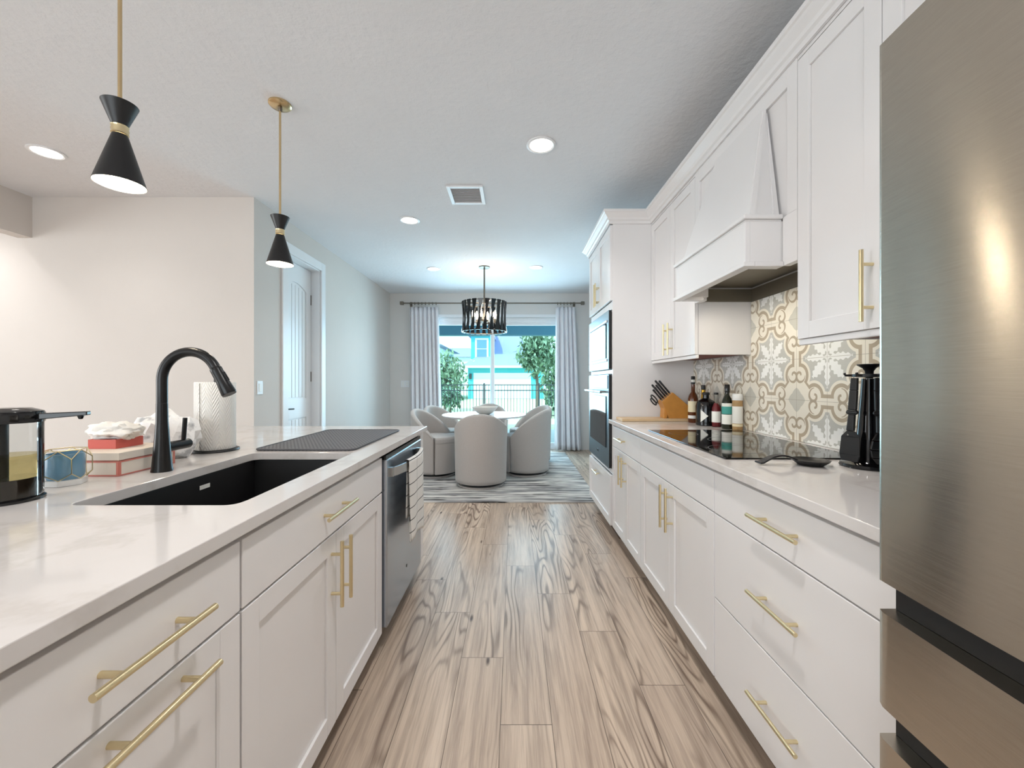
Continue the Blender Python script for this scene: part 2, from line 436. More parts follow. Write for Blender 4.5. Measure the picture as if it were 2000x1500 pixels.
obj('hinge', MB().box(xf, xf+.004, y1-.012, y1, 2.05, 2.16).box(xf, xf+.004, y1-.012, y1, 1.2, 1.31), M['bronze'], door)
# sliding glass door to the patio
win = bpy.data.objects.new('window_1', None); COL.objects.link(win); win.location = ((WX0+WX1)/2, YF+.07, 0); win['kind'] = 'structure'
fy0, fy1 = YF+.05, YF+.11
obj('window_frame', MB().box(WX0, WX0+.05, fy0, fy1, 0, WZ).box(WX1-.05, WX1, fy0, fy1, 0, WZ).box(WX0+.05, WX1-.05, fy0, fy1, WZ-.07, WZ).box(WX0+.05, WX1-.05, fy0, fy1, 0, .035), M['trim'], win, bevel=.003)
mid = -.376
for a, b, dy in ((WX0+.05, mid+.03, .0), (mid-.045, WX1-.05, .028)):
    ya, yb = fy0+dy+.002, fy0+dy+.028
    sh = obj('sash', MB().box(a, a+.06, ya, yb, .037, WZ-.072).box(b-.06, b, ya, yb, .037, WZ-.072).box(a+.06, b-.06, ya, yb, WZ-.13, WZ-.072).box(a+.06, b-.06, ya, yb, .037, .11), M['trim'], win, bevel=.003)
    obj('pane', B(a+.06, b-.06, (ya+yb)/2-.003, (ya+yb)/2+.003, .11, WZ-.13), M['pane'], sh)
struct('trim_2', MB().box(WX0-.02, WX1+.02, YF-.015, YF, WZ, WZ+.05), M['trim'], bevel=.003)

# ================================================================== cabinet helpers
def shaker(name, xf, s, y0, y1, z0, z1, parent, m='paint', rail=.058, panel=True):
    """door or drawer front whose visible face is at x = xf looking towards s (+1 or -1)"""
    t = .02; b = sorted((xf, xf-s*.009)); k = sorted((xf-s*.009, xf-s*t)); mb = MB()
    if not panel: return obj(name, MB().box(min(xf, xf-s*t), max(xf, xf-s*t), y0, y1, z0, z1), M[m], parent, bevel=.0018)
    mb.box(k[0], k[1], y0, y1, z0, z1)
    mb.box(b[0], b[1], y0, y0+rail, z0, z1).box(b[0], b[1], y1-rail, y1, z0, z1)
    mb.box(b[0], b[1], y0+rail, y1-rail, z0, z0+rail).box(b[0], b[1], y0+rail, y1-rail, z1-rail, z1)
    return obj(name, mb, M[m], parent, bevel=.0015)
def handle(xf, s, y, z, L, axis, parent, r=.006, out=.034):
    mb = MB(); x = xf+s*out
    d = L/2; q = L*.30
    if axis == 'y':
        mb.tube([(x, y-d, z), (x, y+d, z)], r)
        for k in (-q, q): mb.tube([(xf, y+k, z), (x, y+k, z)], r*.85)
    else:
        mb.tube([(x, y, z-d), (x, y, z+d)], r)
        for k in (-q, q): mb.tube([(xf, y, z+k), (x, y, z+k)], r*.85)
    return obj('handle', mb, M['gold'], parent, smooth=True)
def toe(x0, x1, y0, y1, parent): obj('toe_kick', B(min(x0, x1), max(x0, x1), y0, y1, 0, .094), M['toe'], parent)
G = .0016
# ------------------------------------------------------------------ island
IX = -.58; IB = -1.50; CT = .915; CB = .886
# worktop with the sink cut-out
SX0, SX1, SY0, SY1 = -1.057, -.655, .952, 1.648
ix0, ix1, iy0, iy1 = -1.86, -.562, -.25, 2.615
top = thing('island_countertop', 'long white quartz island worktop with black sink cut into it', 'countertop', ((ix0+ix1)/2, 1.2, CB))
def slab_hole(x0, x1, y0, y1, hx0, hx1, hy0, hy1, z0, z1, rc=.03):
    mb = MB(); bm = mb.bm
    hole = []
    for cx, cy, a0 in ((hx1-rc, hy1-rc, 0), (hx0+rc, hy1-rc, 90), (hx0+rc, hy0+rc, 180), (hx1-rc, hy0+rc, 270)):
        for k in range(6):
            a = math.radians(a0+18*k); hole.append((cx+rc*math.cos(a), cy+rc*math.sin(a)))
    outer = []
    for i, (cx, cy) in enumerate(((x1, y1), (x0, y1), (x0, y0), (x1, y0))): outer += [(cx, cy)]
    for z in (z1, z0):
        mb_o = [bm.verts.new((x, y, z)) for x, y in outer]; mb_h = [bm.verts.new((x, y, z)) for x, y in hole]
        for i in range(4):
            seg = mb_h[i*6:(i+1)*6]
            for k in range(5): mb._f([mb_o[i], seg[k], seg[k+1]])
            mb._f([mb_o[i], seg[5], mb_h[((i+1)*6) % 24], mb_o[(i+1) % 4]])
        if z == z1: TO, TH = mb_o, mb_h
        else:
            for A, Bq in ((TO, mb_o), (TH, mb_h)):
                n = len(A)
                for i in range(n): mb._f([A[i], A[(i+1) % n], Bq[(i+1) % n], Bq[i]])
    return mb
obj('slab', slab_hole(ix0, ix1, iy0, iy1, SX0, SX1, SY0, SY1, CB, CT), M['quartz'], top, bevel=.002)
sk = thing('kitchen_sink', 'black undermount sink basin in the white island worktop', 'sink', ((SX0+SX1)/2, (SY0+SY1)/2, CB-.235))
t = .012; a0, a1, b0, b1, zb, zt = SX0-.004, SX1+.004, SY0-.004, SY1+.004, CB-.235, CB-.0005
obj('basin', MB().box(a0-t, a0, b0-t, b1+t, zb, zt).box(a1, a1+t, b0-t, b1+t, zb, zt).box(a0, a1, b0-t, b0, zb, zt).box(a0, a1, b1, b1+t, zb, zt).box(a0, a1, b0, b1, zb, zb+t), M['sink'], sk, bevel=.003)
obj('drain', MB().lathe([(.045, zb+t), (.045, zb+t+.004), (.03, zb+t+.004), (.028, zb+t+.001)], ((SX0+SX1)/2-.08, 1.3, 0), 24), M['steel'], sk)
obj('logo_mark', B(a0, a0+.001, 1.365, 1.41, CB-.048, CB-.034), M['labelwhite'], sk)
def base_cab(name, label, xf, s, y0, y1, back, cat='cabinet', toe_x=.075):
    r = thing(name, label, cat, ((xf+back)/2, (y0+y1)/2, 0))
    return r
def carcass(r, xf, s, y0, y1, back, z0=.095, z1=CB-.001):
    f = xf-s*.0215; mb = MB(); t = .018; xa, xb = min(f, back), max(f, back)
    # an open box: sides, floor, back (drawers and the sink bowl sit inside)
    mb.box(xa, xb, y0, y0+t, z0, z1).box(xa, xb, y1-t, y1, z0, z1).box(xa, xb, y0+t, y1-t, z0, z0+t)
    bk = (back, back+s*.012); mb.box(min(bk), max(bk), y0+t, y1-t, z0+t, z1)
    ff = sorted((f, f-s*.02)); mb.box(ff[0], ff[1], y0+t, y1-t, z0+t, z0+.05).box(ff[0], ff[1], y0+t, y1-t, z1-.045, z1).box(ff[0], ff[1], y0+t, y1-t, .705, .735)
    obj('cabinet_body', mb, M['paint'], r)
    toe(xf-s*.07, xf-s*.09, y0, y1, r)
D1, D2 = .7205, .868      # drawer front heights
O1, O2 = .098, .7145      # door heights
c = base_cab('pull_out_cabinet', 'white island base cabinet nearest the camera with two horizontal gold bar handles', IX, 1, .398, .858, IB)
carcass(c, IX, 1, .398, .858, IB)
d = shaker('drawer_front', IX, 1, .398+G, .858-G, D1, D2, c, panel=False); handle(IX, 1, .632, .795, .216, 'y', d)
d = shaker('door', IX, 1, .398+G, .858-G, O1, O2, c); handle(IX, 1, .644, .685, .216, 'y', d)
c = base_cab('sink_base_cabinet', 'white island sink cabinet with wide drawer front over two doors with vertical handles', IX, 1, .862, 1.778, IB)
carcass(c, IX, 1, .862, 1.778, IB)
d = shaker('drawer_front', IX, 1, .862+G, 1.778-G, D1, D2, c, panel=False); handle(IX, 1, 1.302, .795, .216, 'y', d)
d = shaker('door', IX, 1, .862+G, 1.318, O1, O2, c); handle(IX, 1, 1.285, .594, .208, 'z', d)
d = shaker('door', IX, 1, 1.321, 1.778-G, O1, O2, c); handle(IX, 1, 1.354, .588, .208, 'z', d)
c = thing('island_end_panel', 'white panel closing the far end of the island beside the dishwasher', 'cabinet panel', (-1.04, 2.52, 0))
obj('panel', B(IB, IX-.002, 2.452, 2.588, .095, CB-.001), M['paint'], c, bevel=.002); toe(IX-.07, IX-.09, 2.452, 2.588, c)
c = thing('near_island_cabinet', 'white island cabinet at the picture edge before the pull-out cabinet', 'cabinet', (-1.04, 0, 0))
carcass(c, IX, 1, -.2, .394, IB); shaker('door', IX, 1, -.198, .392, O1, D2, c)
# dishwasher
dw = thing('dishwasher', 'stainless steel dishwasher under the far end of the island', 'dishwasher', (-.86, 2.115, 0))
dx = -.563; y0, y1 = 1.792, 2.446
obj('tub', B(IB+.3, dx-.05, y0, y1, .098, .855), M['black'], dw)
obj('door_panel', B(dx-.048, dx, y0, y1, .11, .858), M['dwsteel'], dw, bevel=.006)
obj('control_strip', B(dx-.048, dx-.004, y0, y1, .8585, .876), M['blackgloss'], dw)
toe(-.65, -.67, y0, y1, dw)
pts = []
for i in range(21):
    u = i/20; pts.append((dx+.012+.045*math.sin(PI*u)**.7, y0+.055+(y1-y0-.11)*u))
bar = MB()
for (xa, ya), (xb, yb) in zip(pts, pts[1:]):
    bar.hull8([(xa, ya, .772), (xb, yb, .772), (xb-.009, yb, .772), (xa-.009, ya, .772), (xa, ya, .812), (xb, yb, .812), (xb-.009, yb, .812), (xa-.009, ya, .812)])
bar.box(dx, dx+.014, y0+.045, y0+.07, .772, .812).box(dx, dx+.014, y1-.07, y1-.045, .772, .812)
obj('handle', bar, M['steel'], dw)
obj('badge', MB().lathe([(.008, dx), (.008, dx+.0008)], (0, 2.12, .24), 16, 'x'), M['black'], dw)
# dish towel folded over the handle
def tw(yA, yB, zlow, side, ph):
    def f(u, v):
        y = yA+(yB-yA)*u; uu = (y-y0-.055)/(y1-y0-.11); x = dx+.012+.045*math.sin(PI*max(0, min(1, uu)))**.7
        fold = .007*math.sin(u*11+ph)*v
        z = .8165-(.8165-zlow)*v+.012*math.sin(u*5+ph)*v
        xx = x+.0045+fold+.006*v if side > 0 else x-.0135-.003*v+fold*.3
        return (xx, y+.01*math.sin(v*4+ph)*v, z)
    return f
tow = thing('dish_towel', 'white dish towel with black grid lines hanging from the dishwasher handle', 'towel', (dx+.05, 2.13, .42))
obj('front_fall', MB().sheet(tw(1.97, 2.33, .42, 1, .4), 30, 26), M['grid'], tow, smooth=True, solid=.003)
obj('back_fall', MB().sheet(tw(1.99, 2.31, .52, -1, 1.4), 24, 20), M['grid'], tow, smooth=True, solid=.003)
def fold(u, v):
    y = 1.97+.36*u; uu = (y-y0-.055)/(y1-y0-.11); x = dx+.012+.045*math.sin(PI*uu)**.7; a = PI*v
    return (x-.0045+.009*math.cos(a), y, .8165+.006*math.sin(a))
obj('top_fold', MB().sheet(fold, 30, 8), M['grid'], tow, smooth=True, solid=.003)

# ------------------------------------------------------------------ right run of base cabinets
RX = .75; RB = 1.372
c = base_cab('drawer_base_cabinet', 'white three-drawer base cabinet between the cooktop cabinet and the refrigerator', RX, -1, .757, 1.516, RB)
carcass(c, RX, -1, .757, 1.516, RB)
for z0, z1, hz in ((.716, .866, .795), (.4015, .7115, .560), (.098, .397, .25)):
    d = shaker('drawer', RX, -1, .757+G, 1.516-G, z0, z1, c, panel=False); handle(RX, -1, 1.138, hz, .218, 'y', d)
c = base_cab('cooktop_base_cabinet', 'white base cabinet under the cooktop, plain drawer front over two doors', RX, -1, 1.519, 2.393, RB)
carcass(c, RX, -1, 1.519, 2.393, RB)
shaker('drawer_front', RX, -1, 1.519+G, 2.393-G, .716, .866, c, panel=False)
d = shaker('door', RX, -1, 1.519+G, 1.9545, O1, .7115, c); handle(RX, -1, 1.915, .594, .208, 'z', d)
d = shaker('door', RX, -1, 1.9575, 2.393-G, O1, .7115, c); handle(RX, -1, 1.985, .594, .208, 'z', d)
c = base_cab('corner_base_cabinet', 'white base cabinet beside the oven tower, narrow drawer over two doors', RX, -1, 2.396, 3.088, RB)
carcass(c, RX, -1, 2.396, 3.088, RB)
d = shaker('drawer', RX, -1, 2.396+G, 3.088-G, .716, .866, c, panel=False); handle(RX, -1, 2.80, .795, .2, 'y', d)
d = shaker('door', RX, -1, 2.396+G, 2.7405, O1, .7115, c); handle(RX, -1, 2.705, .594, .2, 'z', d)
d = shaker('door', RX, -1, 2.7435, 3.088-G, O1, .7115, c); handle(RX, -1, 2.778, .594, .2, 'z', d)
c = thing('wall_countertop', 'white quartz worktop along the right wall, carrying the cooktop', 'countertop', (1.04, 1.9, CB))
obj('slab', B(.722, 1.3715, .757, 3.0905, CB, CT), M['quartz'], c, bevel=.002)
# patterned backsplash: one low run and a taller field behind the hood
tag(obj('backsplash', B(XR-.008, XR-.0005, .757, 3.0905, CT+.0005, 1.3595).box(XR-.008, XR-.0005, 1.50, 2.342, 1.3595, 1.662), M['tile']), 'patterned grey and cream tile backsplash behind the cooktop', 'backsplash')
# cooktop
c = thing('cooktop', 'black glass electric cooktop set in the right worktop', 'cooktop', (1.05, 1.94, CT))
obj('glass_top', B(.785, 1.317, 1.502, 2.372, CT+.0005, CT+.006), M['glassblack'], c, bevel=.002)
def ring(r, x, y): return MB().lathe([(r, CT+.0061), (r, CT+.0063), (r-.0025, CT+.0063), (r-.0025, CT+.0061)], (x, y, 0), 40, caps=False)
mk = mat('burner_mark', (84, 84, 86), .3, var=.02)
for r, x, y in ((.105, .93, 1.70), (.075, 1.18, 1.68), (.12, 1.06, 1.94), (.075, .92, 2.2), (.10, 1.18, 2.19)): obj('burner_ring', ring(r, x, y), mk, c)
# ------------------------------------------------------------------ oven tower
TX = .755; ty0, ty1 = 3.0915, 3.955
c = thing('oven_tower_cabinet', 'tall white cabinet housing the microwave and wall oven', 'cabinet', (1.06, 3.52, 0))
xb = TX+.0215
mb = MB().box(xb, RB+.005, ty0, ty0+.02, .095, 2.44).box(xb, RB+.005, ty1-.02, ty1, .095, 2.44).box(RB-.015, RB+.005, ty0+.02, ty1-.02, .095, 2.44)
for z in (.095, .505, 1.265, 1.79, 2.42): mb.box(xb, RB-.015, ty0+.02, ty1-.02, z, z+.02)
obj('cabinet_body', mb, M['paint'], c)
st = MB().box(TX, xb, ty0, ty0+.028, .49, 2.44).box(TX, xb, ty1-.028, ty1, .49, 2.44).box(TX, xb, ty0+.028, ty1-.028, .49, .528).box(TX, xb, ty0+.028, ty1-.028, 1.262, 1.294).box(TX, xb, ty0+.028, ty1-.028, 1.76, 1.82).box(TX, xb, ty0+.028, ty1-.028, 2.405, 2.44)
obj('face_frame', st, M['paint'], c, bevel=.0015)
obj('side_panel', MB().box(TX, TX+.04, ty0-.0015, ty0, CT+.001, 2.44).box(TX+.04, 1.046, ty0-.0015, ty0, 2.40, 2.44), M['paint'], c)
d = shaker('door', TX-.02, -1, ty0+.004, 3.5215, 1.825, 2.40, c); handle(TX-.02, -1, 3.495, 1.95, .2, 'z', d)
d = shaker('door', TX-.02, -1, 3.5245, ty1-.004, 1.825, 2.40, c); handle(TX-.02, -1, 3.553, 1.95, .2, 'z', d)
d = shaker('drawer', TX-.02, -1, ty0+.004, ty1-.004, .10, .485, c); handle(TX-.02, -1, 3.55, .41, .2, 'y', d)
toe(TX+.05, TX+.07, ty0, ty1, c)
def appliance(name, label, cat, z0, z1, gz0, gz1, hz):
    r = thing(name, label, cat, (1.0, 3.52, z0)); x = TX-.026; a, b = ty0+.03, ty1-.03
    obj('appliance_body', B(TX-.001, 1.3, a+.02, b-.02, z0+.012, z1-.012), M['black'], r)
    obj('front_panel', B(x, TX-.0015, a, b, z0, z1), M['ovensteel'], r, bevel=.003)
    obj('door_glass', B(x-.006, x, a+.075, b-.075, gz0, gz1), M['ovenglass'], r, bevel=.002)
    obj('side_edge', B(x+.003, TX-.002, a-.0025, a-.0003, z0+.004, z1-.004), M['black'], r)
    if hz: obj('handle', MB().tube([(x-.045, a+.06, hz), (x-.045, b-.06, hz)], .011).tube([(x, a+.09, hz), (x-.045, a+.09, hz)], .008).tube([(x, b-.09, hz), (x-.045, b-.09, hz)], .008), M['steel'], r, smooth=True)
    return r
ap = appliance('microwave_oven', 'built-in steel microwave above the wall oven in the tall cabinet', 'microwave', 1.297, 1.755, 1.385, 1.66, None)
obj('trim_frame', MB().box(TX-.034, TX-.0265, ty0+.075, ty1-.075, 1.665, 1.685).box(TX-.034, TX-.0265, ty0+.075, ty1-.075, 1.36, 1.38), M['trim'], ap, bevel=.002)
ap = appliance('wall_oven', 'built-in steel wall oven with glass door below the microwave', 'oven', .531, 1.258, .68, 1.085, 1.12)
obj('control_panel', B(TX-.030, TX-.0265, ty0+.05, ty1-.05, 1.145, 1.25), M['ovenglass'], ap, bevel=.002)
obj('badge', B(TX-.028, TX-.0262, 3.50, 3.56, .598, .618), M['black'], ap)
# ------------------------------------------------------------------ wall cabinets
UX = 1.048; UZ0, UZ1 = 1.36, 2.44
def upper(name, label, y0, y1, mids, hy):
    r = thing(name, label, 'cabinet', (1.21, (y0+y1)/2, UZ0))
    f = UX+.0215
    obj('cabinet_body', MB().box(f, RB+.004, y0, y0+.018, UZ0, UZ1).box(f, RB+.004, y1-.018, y1, UZ0, UZ1).box(f, RB+.004, y0+.018, y1-.018, UZ0+.012, UZ0+.03).box(f, RB+.004, y0+.018, y1-.018, UZ1-.02, UZ1).box(RB-.01, RB+.004, y0+.018, y1-.018, UZ0+.03, UZ1-.02).box(UX+.001, f, y0, y1, 2.392, UZ1), M['paint'], r)
    obj('light_rail', B(UX+.006, UX+.024, y0, y1, UZ0-.022, UZ0-.0005), M['paint'], r, bevel=.003)
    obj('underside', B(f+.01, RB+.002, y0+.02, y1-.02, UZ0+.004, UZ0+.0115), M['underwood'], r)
    ys = [y0]+mids+[y1]
    for i, (a, b) in enumerate(zip(ys, ys[1:])):
        d = shaker('door', UX, -1, a+G, b-G, UZ0+.001, 2.388, r); handle(UX, -1, hy[i], 1.485, .21, 'z', d)
    return r
upper('wall_cabinet', 'white two-door wall cabinet between the oven tower and the range hood', 2.345, 3.0905, [2.715], [2.675, 2.752])
upper('wall_cabinet', 'white two-door wall cabinet between the range hood and the refrigerator', .80, 1.497, [1.153], [1.112, 1.182])
# ------------------------------------------------------------------ range hood
hd = thing('range_hood', 'white tapered wooden range hood over the cooktop', 'range hood', (1.14, 1.92, 1.652))
hy0, hy1 = 1.4985, 2.3435; HX = .905; bx0, bx1 = 1.583, 2.257
obj('face_panel', MB().box(UX+.012, UX+.030, hy0, hy1, 1.845, UZ1).box(UX, UX+.012, hy0, hy0+.055, 1.845, UZ1).box(UX, UX+.012, hy1-.055, hy1, 1.845, UZ1).box(UX, UX+.012, hy0+.055, hy1-.055, 2.335, UZ1)
    .box(UX, UX+.03, hy0, bx0-.004, 1.655, 1.845).box(UX, UX+.03, bx1+.004, hy1, 1.655, 1.845), M['paint'], hd, bevel=.0015)
obj('lower_box', MB().box(HX, HX+.018, bx0, bx1, 1.672, 1.832).box(HX+.018, UX+.028, bx0, bx0+.018, 1.672, 1.832).box(HX+.018, UX+.028, bx1-.018, bx1, 1.672, 1.832).box(HX, UX+.0, bx0, bx1, 1.832, 1.838), M['paint'], hd, bevel=.0015)
obj('bottom_molding', MB().box(HX-.014, HX+.03, bx0-.014, bx1+.014, 1.652, 1.6715).box(HX+.03, UX-.001, bx0-.014, bx0+.03, 1.652, 1.6715).box(HX+.03, UX-.001, bx1-.03, bx1+.014, 1.652, 1.6715), M['paint'], hd, bevel=.003)
obj('top_molding', MB().box(HX-.012, UX-.001, bx0-.012, bx1+.012, 1.8385, 1.856), M['paint'], hd, bevel=.004)
tp = [(HX+.025, bx0+.02, 1.8565), (HX+.025, bx1-.02, 1.8565), (UX-.0005, bx1-.02, 1.8565), (UX-.0005, bx0+.02, 1.8565),
      (UX-.018, 1.68, 2.333), (UX-.018, 2.065, 2.333), (UX-.0005, 2.065, 2.333), (UX-.0005, 1.68, 2.333)]
obj('tapered_cover', MB().hull8(tp), M['paint'], hd, bevel=.002)
# stiles laid on the sloping sides
for ya, yb, k in ((bx0+.02, 1.68, -1), (bx1-.02, 2.065, 1)):
    sd = MB().hull8([(HX+.025, ya, 1.857), (HX+.048, ya, 1.857), (HX+.048, ya+k*.006, 1.857), (HX+.025, ya+k*.006, 1.857),
              (UX-.016, yb, 2.325), (UX-.004, yb, 2.325), (UX-.004, yb+k*.006, 2.325), (UX-.016, yb+k*.006, 2.325)])
    obj('corner_stile', sd, M['paint'], hd)
    obj('back_stile', MB().hull8([(UX-.022, ya, 1.857), (UX-.0005, ya, 1.857), (UX-.0005, ya+k*.006, 1.857), (UX-.022, ya+k*.006, 1.857),
              (UX-.003, yb, 2.315), (UX-.0005, yb, 2.315), (UX-.0005, yb+k*.006, 2.315), (UX-.003, yb+k*.006, 2.315)]), M['paint'], hd)
obj('liner', MB().box(HX+.019, UX+.030, bx0+.019, bx1-.019, 1.735, 1.745).box(UX+.031, RB+.004, hy1-.014, hy1-.002, 1.664, 1.735).box(UX+.031, RB+.004, hy0+.002, hy0+.014, 1.664, 1.735).box(RB-.004, RB+.004, hy0+.014, hy1-.014, 1.664, 1.735).box(UX+.031, RB+.004, hy0+.002, hy1-.002, 1.746, 1.752), M['darksteel'], hd)
for yl in (1.75, 2.09): obj('hood_light', MB().lathe([(.03, 1.7345), (.03, 1.731), (.004, 1.73)], (1.02, yl, 0), 20), M['led'], hd); lamp('hood_lamp', 'SPOT', (1.02, yl, 1.725), (0, math.radians(-18), 0), 7, (1, .90, .74), spot_size=math.radians(140), spot_blend=.8, shadow_soft_size=.03)
# crown over all the wall cabinets and the tower
prof = [(0, 2.405), (.010, 2.405), (.012, 2.425), (.022, 2.432), (.026, 2.446), (.046, 2.466), (.052, 2.474), (.060, 2.478), (.060, 2.497), (0, 2.497)]
path = [(UX-.001, .80), (UX-.001, ty0-.0025), (TX-.021, ty0-.0025), (TX-.021, ty1+.001), (RB, ty1+.001)]
nrm = []
for a, b in zip(path, path[1:]):
    d = Vector((b[0]-a[0], b[1]-a[1])).normalized(); nrm.append(Vector((-d.y, d.x)))
mb = MB(); rings = []
for i, p in enumerate(path):
    if i == 0: m = nrm[0]
    elif i == len(path)-1: m = nrm[-1]
    else: m = (nrm[i-1]+nrm[i])/(1+nrm[i-1].dot(nrm[i]))
    rings.append([mb.bm.verts.new((p[0]+m.x*o, p[1]+m.y*o, z)) for o, z in prof])
for A, Bq in zip(rings, rings[1:]):
    n = len(A)
    for k in range(n): mb._f([A[k], A[(k+1) % n], Bq[(k+1) % n], Bq[k]])
mb._f(rings[0]); mb._f(rings[-1][::-1])
struct('trim_3', mb, M['paint'])
# ------------------------------------------------------------------ refrigerator
FX = .628; fy0, fy1 = -.215, .70
fr = thing('refrigerator', 'large brushed stainless steel refrigerator at the right edge of the picture', 'refrigerator', (1.0, .243, 0))
obj('cabinet_body', B(FX+.078, RB, fy0+.004, fy1-.004, .02, 1.765), mat('fridge_side', (120, 120, 122), .45, .4), fr)
def bowed(ya, yb, z0, z1, name):
    mb = MB(); n = 80; ptsx = []
    for i in range(n+1):
        y = ya+(yb-ya)*i/n; u = 2*i/n-1
        e = .005*max(0, (abs(u)-.975)/.025)**2
        ptsx.append((FX+e-.010*(1-u*u), y))
    poly = ptsx+[(FX+.072, yb), (FX+.072, ya)]
    return obj(name, mb.prism(poly, 'z', z0, z1), M['fridge'], fr, smooth=True)
mid = (fy0+fy1)/2
bowed(mid+.0015, fy1, .866, 1.782, 'door'); bowed(fy0, mid-.0015, .866, 1.782, 'door')
bowed(fy0, fy1, .652, .813, 'drawer'); bowed(fy0, fy1, .06, .598, 'drawer')
obj('grip_recess', MB().box(FX+.03, FX+.074, fy0+.006, fy1-.003, .8135, .8655), M['black'], fr)
obj('grip_recess', MB().box(FX+.03, FX+.074, fy0+.006, fy1-.003, .5985, .6515), M['black'], fr)
obj('hinge_cover', B(FX+.03, FX+.2, fy1-.09, fy1-.005, 1.7825, 1.80), M['black'], fr)
for a, b in ((fy1-.1, fy1-.04), (fy0+.04, fy0+.1)): obj('foot', B(FX+.1, FX+.16, a, b, 0, .0195), M['black'], fr)
# ================================================================== things on the island
# faucet
fx, fy = -1.14, 1.31
f = thing('faucet', 'tall black gooseneck kitchen faucet behind the island sink', 'faucet', (fx, fy, CT))
obj('faucet_body', MB().lathe([(.029, CT), (.029, CT+.004), (.0275, CT+.01), (.021, CT+.09), (.0165, CT+.16), (.0155, CT+.22)], (fx, fy, 0), 32), M['faucet'], f, smooth=True)
R = .0905; zc = CT+.2955
pts = [(fx, fy, CT+.2205), (fx, fy, zc-.03)]
for i in range(25):
    a = PI-(PI*.86)*i/24; pts.append((fx+R+R*math.cos(a), fy, zc+R*math.sin(a)))
obj('spout', MB().tube(pts, .0152, 20), M['faucet'], f, smooth=True)
e = Vector(pts[-1]); d = (e-Vector(pts[-2])).normalized()
obj('spray_head', MB().tube([e, e+d*.003, e+d*.012, e+d*.05, e+d*.092, e+d*.097], [.0155, .0175, .0175, .018, .022, .0205], 20).tube([e+d*.02+Vector((.0165, 0, .004)), e+d*.05+Vector((.018, 0, .004))], .005, 8), M['faucet'], f, smooth=True)
obj('handle', MB().tube([(fx, fy+.017, CT+.075), (fx, fy+.105, CT+.075)], .0165, 20).tube([(fx, fy+.085, CT+.085), (fx+.004, fy+.087, CT+.165)], .007, 12), M['faucet'], f, smooth=True)
# paper towel
px, py = -1.255, 1.70
h = thing('paper_towel_holder', 'black paper towel holder with round base and upright rod', 'paper towel holder', (px, py, CT))
obj('base', MB().lathe([(.084, CT+.0003), (.086, CT+.003), (.084, CT+.008), (.02, CT+.009)], (px, py, 0), 40), M['black'], h, smooth=True)
obj('rod', MB().lathe([(.006, CT+.009), (.006, CT+.318), (.012, CT+.322), (.013, CT+.332), (.004, CT+.338)], (px, py, 0), 16), M['black'], h, smooth=True)
r = thing('paper_towel_roll', 'white embossed paper towel roll standing behind the faucet', 'paper towel', (px, py, CT+.0095))
obj('roll', MB().lathe([(.02, CT+.0095), (.070, CT+.0095), (.072, CT+.012), (.072, CT+.284), (.070, CT+.287), (.02, CT+.287), (.02, CT+.0095)], (px, py, 0), 48, caps=False), M['towelpaper'], r, smooth=True)
obj('cardboard_tube', MB().lathe([(.0195, CT+.0095), (.0195, CT+.286), (.017, CT+.286), (.017, CT+.0095)], (px, py, 0), 24, caps=False), M['boardwood'], r)
obj('loose_sheet', MB().sheet(lambda u, v: (px+(.0725+.003*u)*math.cos(-2.2+u*.5), py+(.0725+.003*u)*math.sin(-2.2+u*.5), CT+.012+.272*v), 8, 4), M['towelpaper'], r, solid=.0008)
# gift box with red trimmed edges
gx0, gx1, gy0, gy1 = -1.405, -1.208, 1.236, 1.44
g = thing('keepsake_box', 'cream lidded keepsake box with pink trimmed edges beside the faucet', 'box', ((gx0+gx1)/2, (gy0+gy1)/2, CT))
obj('box_body', B(gx0, gx1, gy0, gy1, CT+.0003, CT+.046), M['boxcream'], g)
obj('lid', B(gx0-.003, gx1+.003, gy0-.003, gy1+.003, CT+.049, CT+.072), M['boxcream'], g, bevel=.001)
ed = MB(); w = .004
for z in (CT+.0004, CT+.042): ed.box(gx0-.0012, gx1+.0012, gy0-.0012, gy0, z, z+w).box(gx1, gx1+.0012, gy0, gy1, z, z+w)
for x in (gx0, gx1-.007): ed.box(x, x+.007, gy0-.0012, gy0, CT+.004, CT+.042)
ed.box(gx1, gx1+.0012, gy0, gy0+.007, CT+.004, CT+.042).box(gx1, gx1+.0012, gy1-.007, gy1, CT+.004, CT+.042).box(gx0+.002, gx1-.002, gy0+.002, gy1-.002, CT+.046, CT+.049)
obj('edging', ed, M['boxpink'], g)
# red tissue box
tx0, tx1, ty_0, ty_1 = -1.378, -1.288, 1.308, 1.405; zt = CT+.0722
g = thing('tissue_box', 'small red tissue box on the cream keepsake box', 'tissue box', ((tx0+tx1)/2, (ty_0+ty_1)/2, zt))
obj('box_body', MB().box(tx0, tx0+.003, ty_0, ty_1, zt, zt+.03).box(tx1-.003, tx1, ty_0, ty_1, zt, zt+.03).box(tx0+.003, tx1-.003, ty_0, ty_0+.003, zt, zt+.03).box(tx0+.003, tx1-.003, ty_1-.003, ty_1, zt, zt+.03).box(tx0+.003, tx1-.003, ty_0+.003, ty_1-.003, zt, zt+.003), M['red'], g)
mb = MB(); mb.blob(((tx0+tx1)/2, (ty_0+ty_1)/2, zt+.052), (.078, .052, .031), .30, 1.9, 2, 4, zt+.022)
obj('tissue', mb, M['tissue'], g, smooth=True)
# crumpled printed bag behind the faucet
g = thing('crumpled_bag', 'crumpled white printed plastic bag between the faucet and paper towels', 'bag', (-1.32, 1.53, CT))
mb = MB(); mb.blob((-1.335, 1.545, CT+.068), (.112, .060, .118), .34, 1.7, 9, 3, CT+.0005)
obj('bag', mb, M['bag'], g)
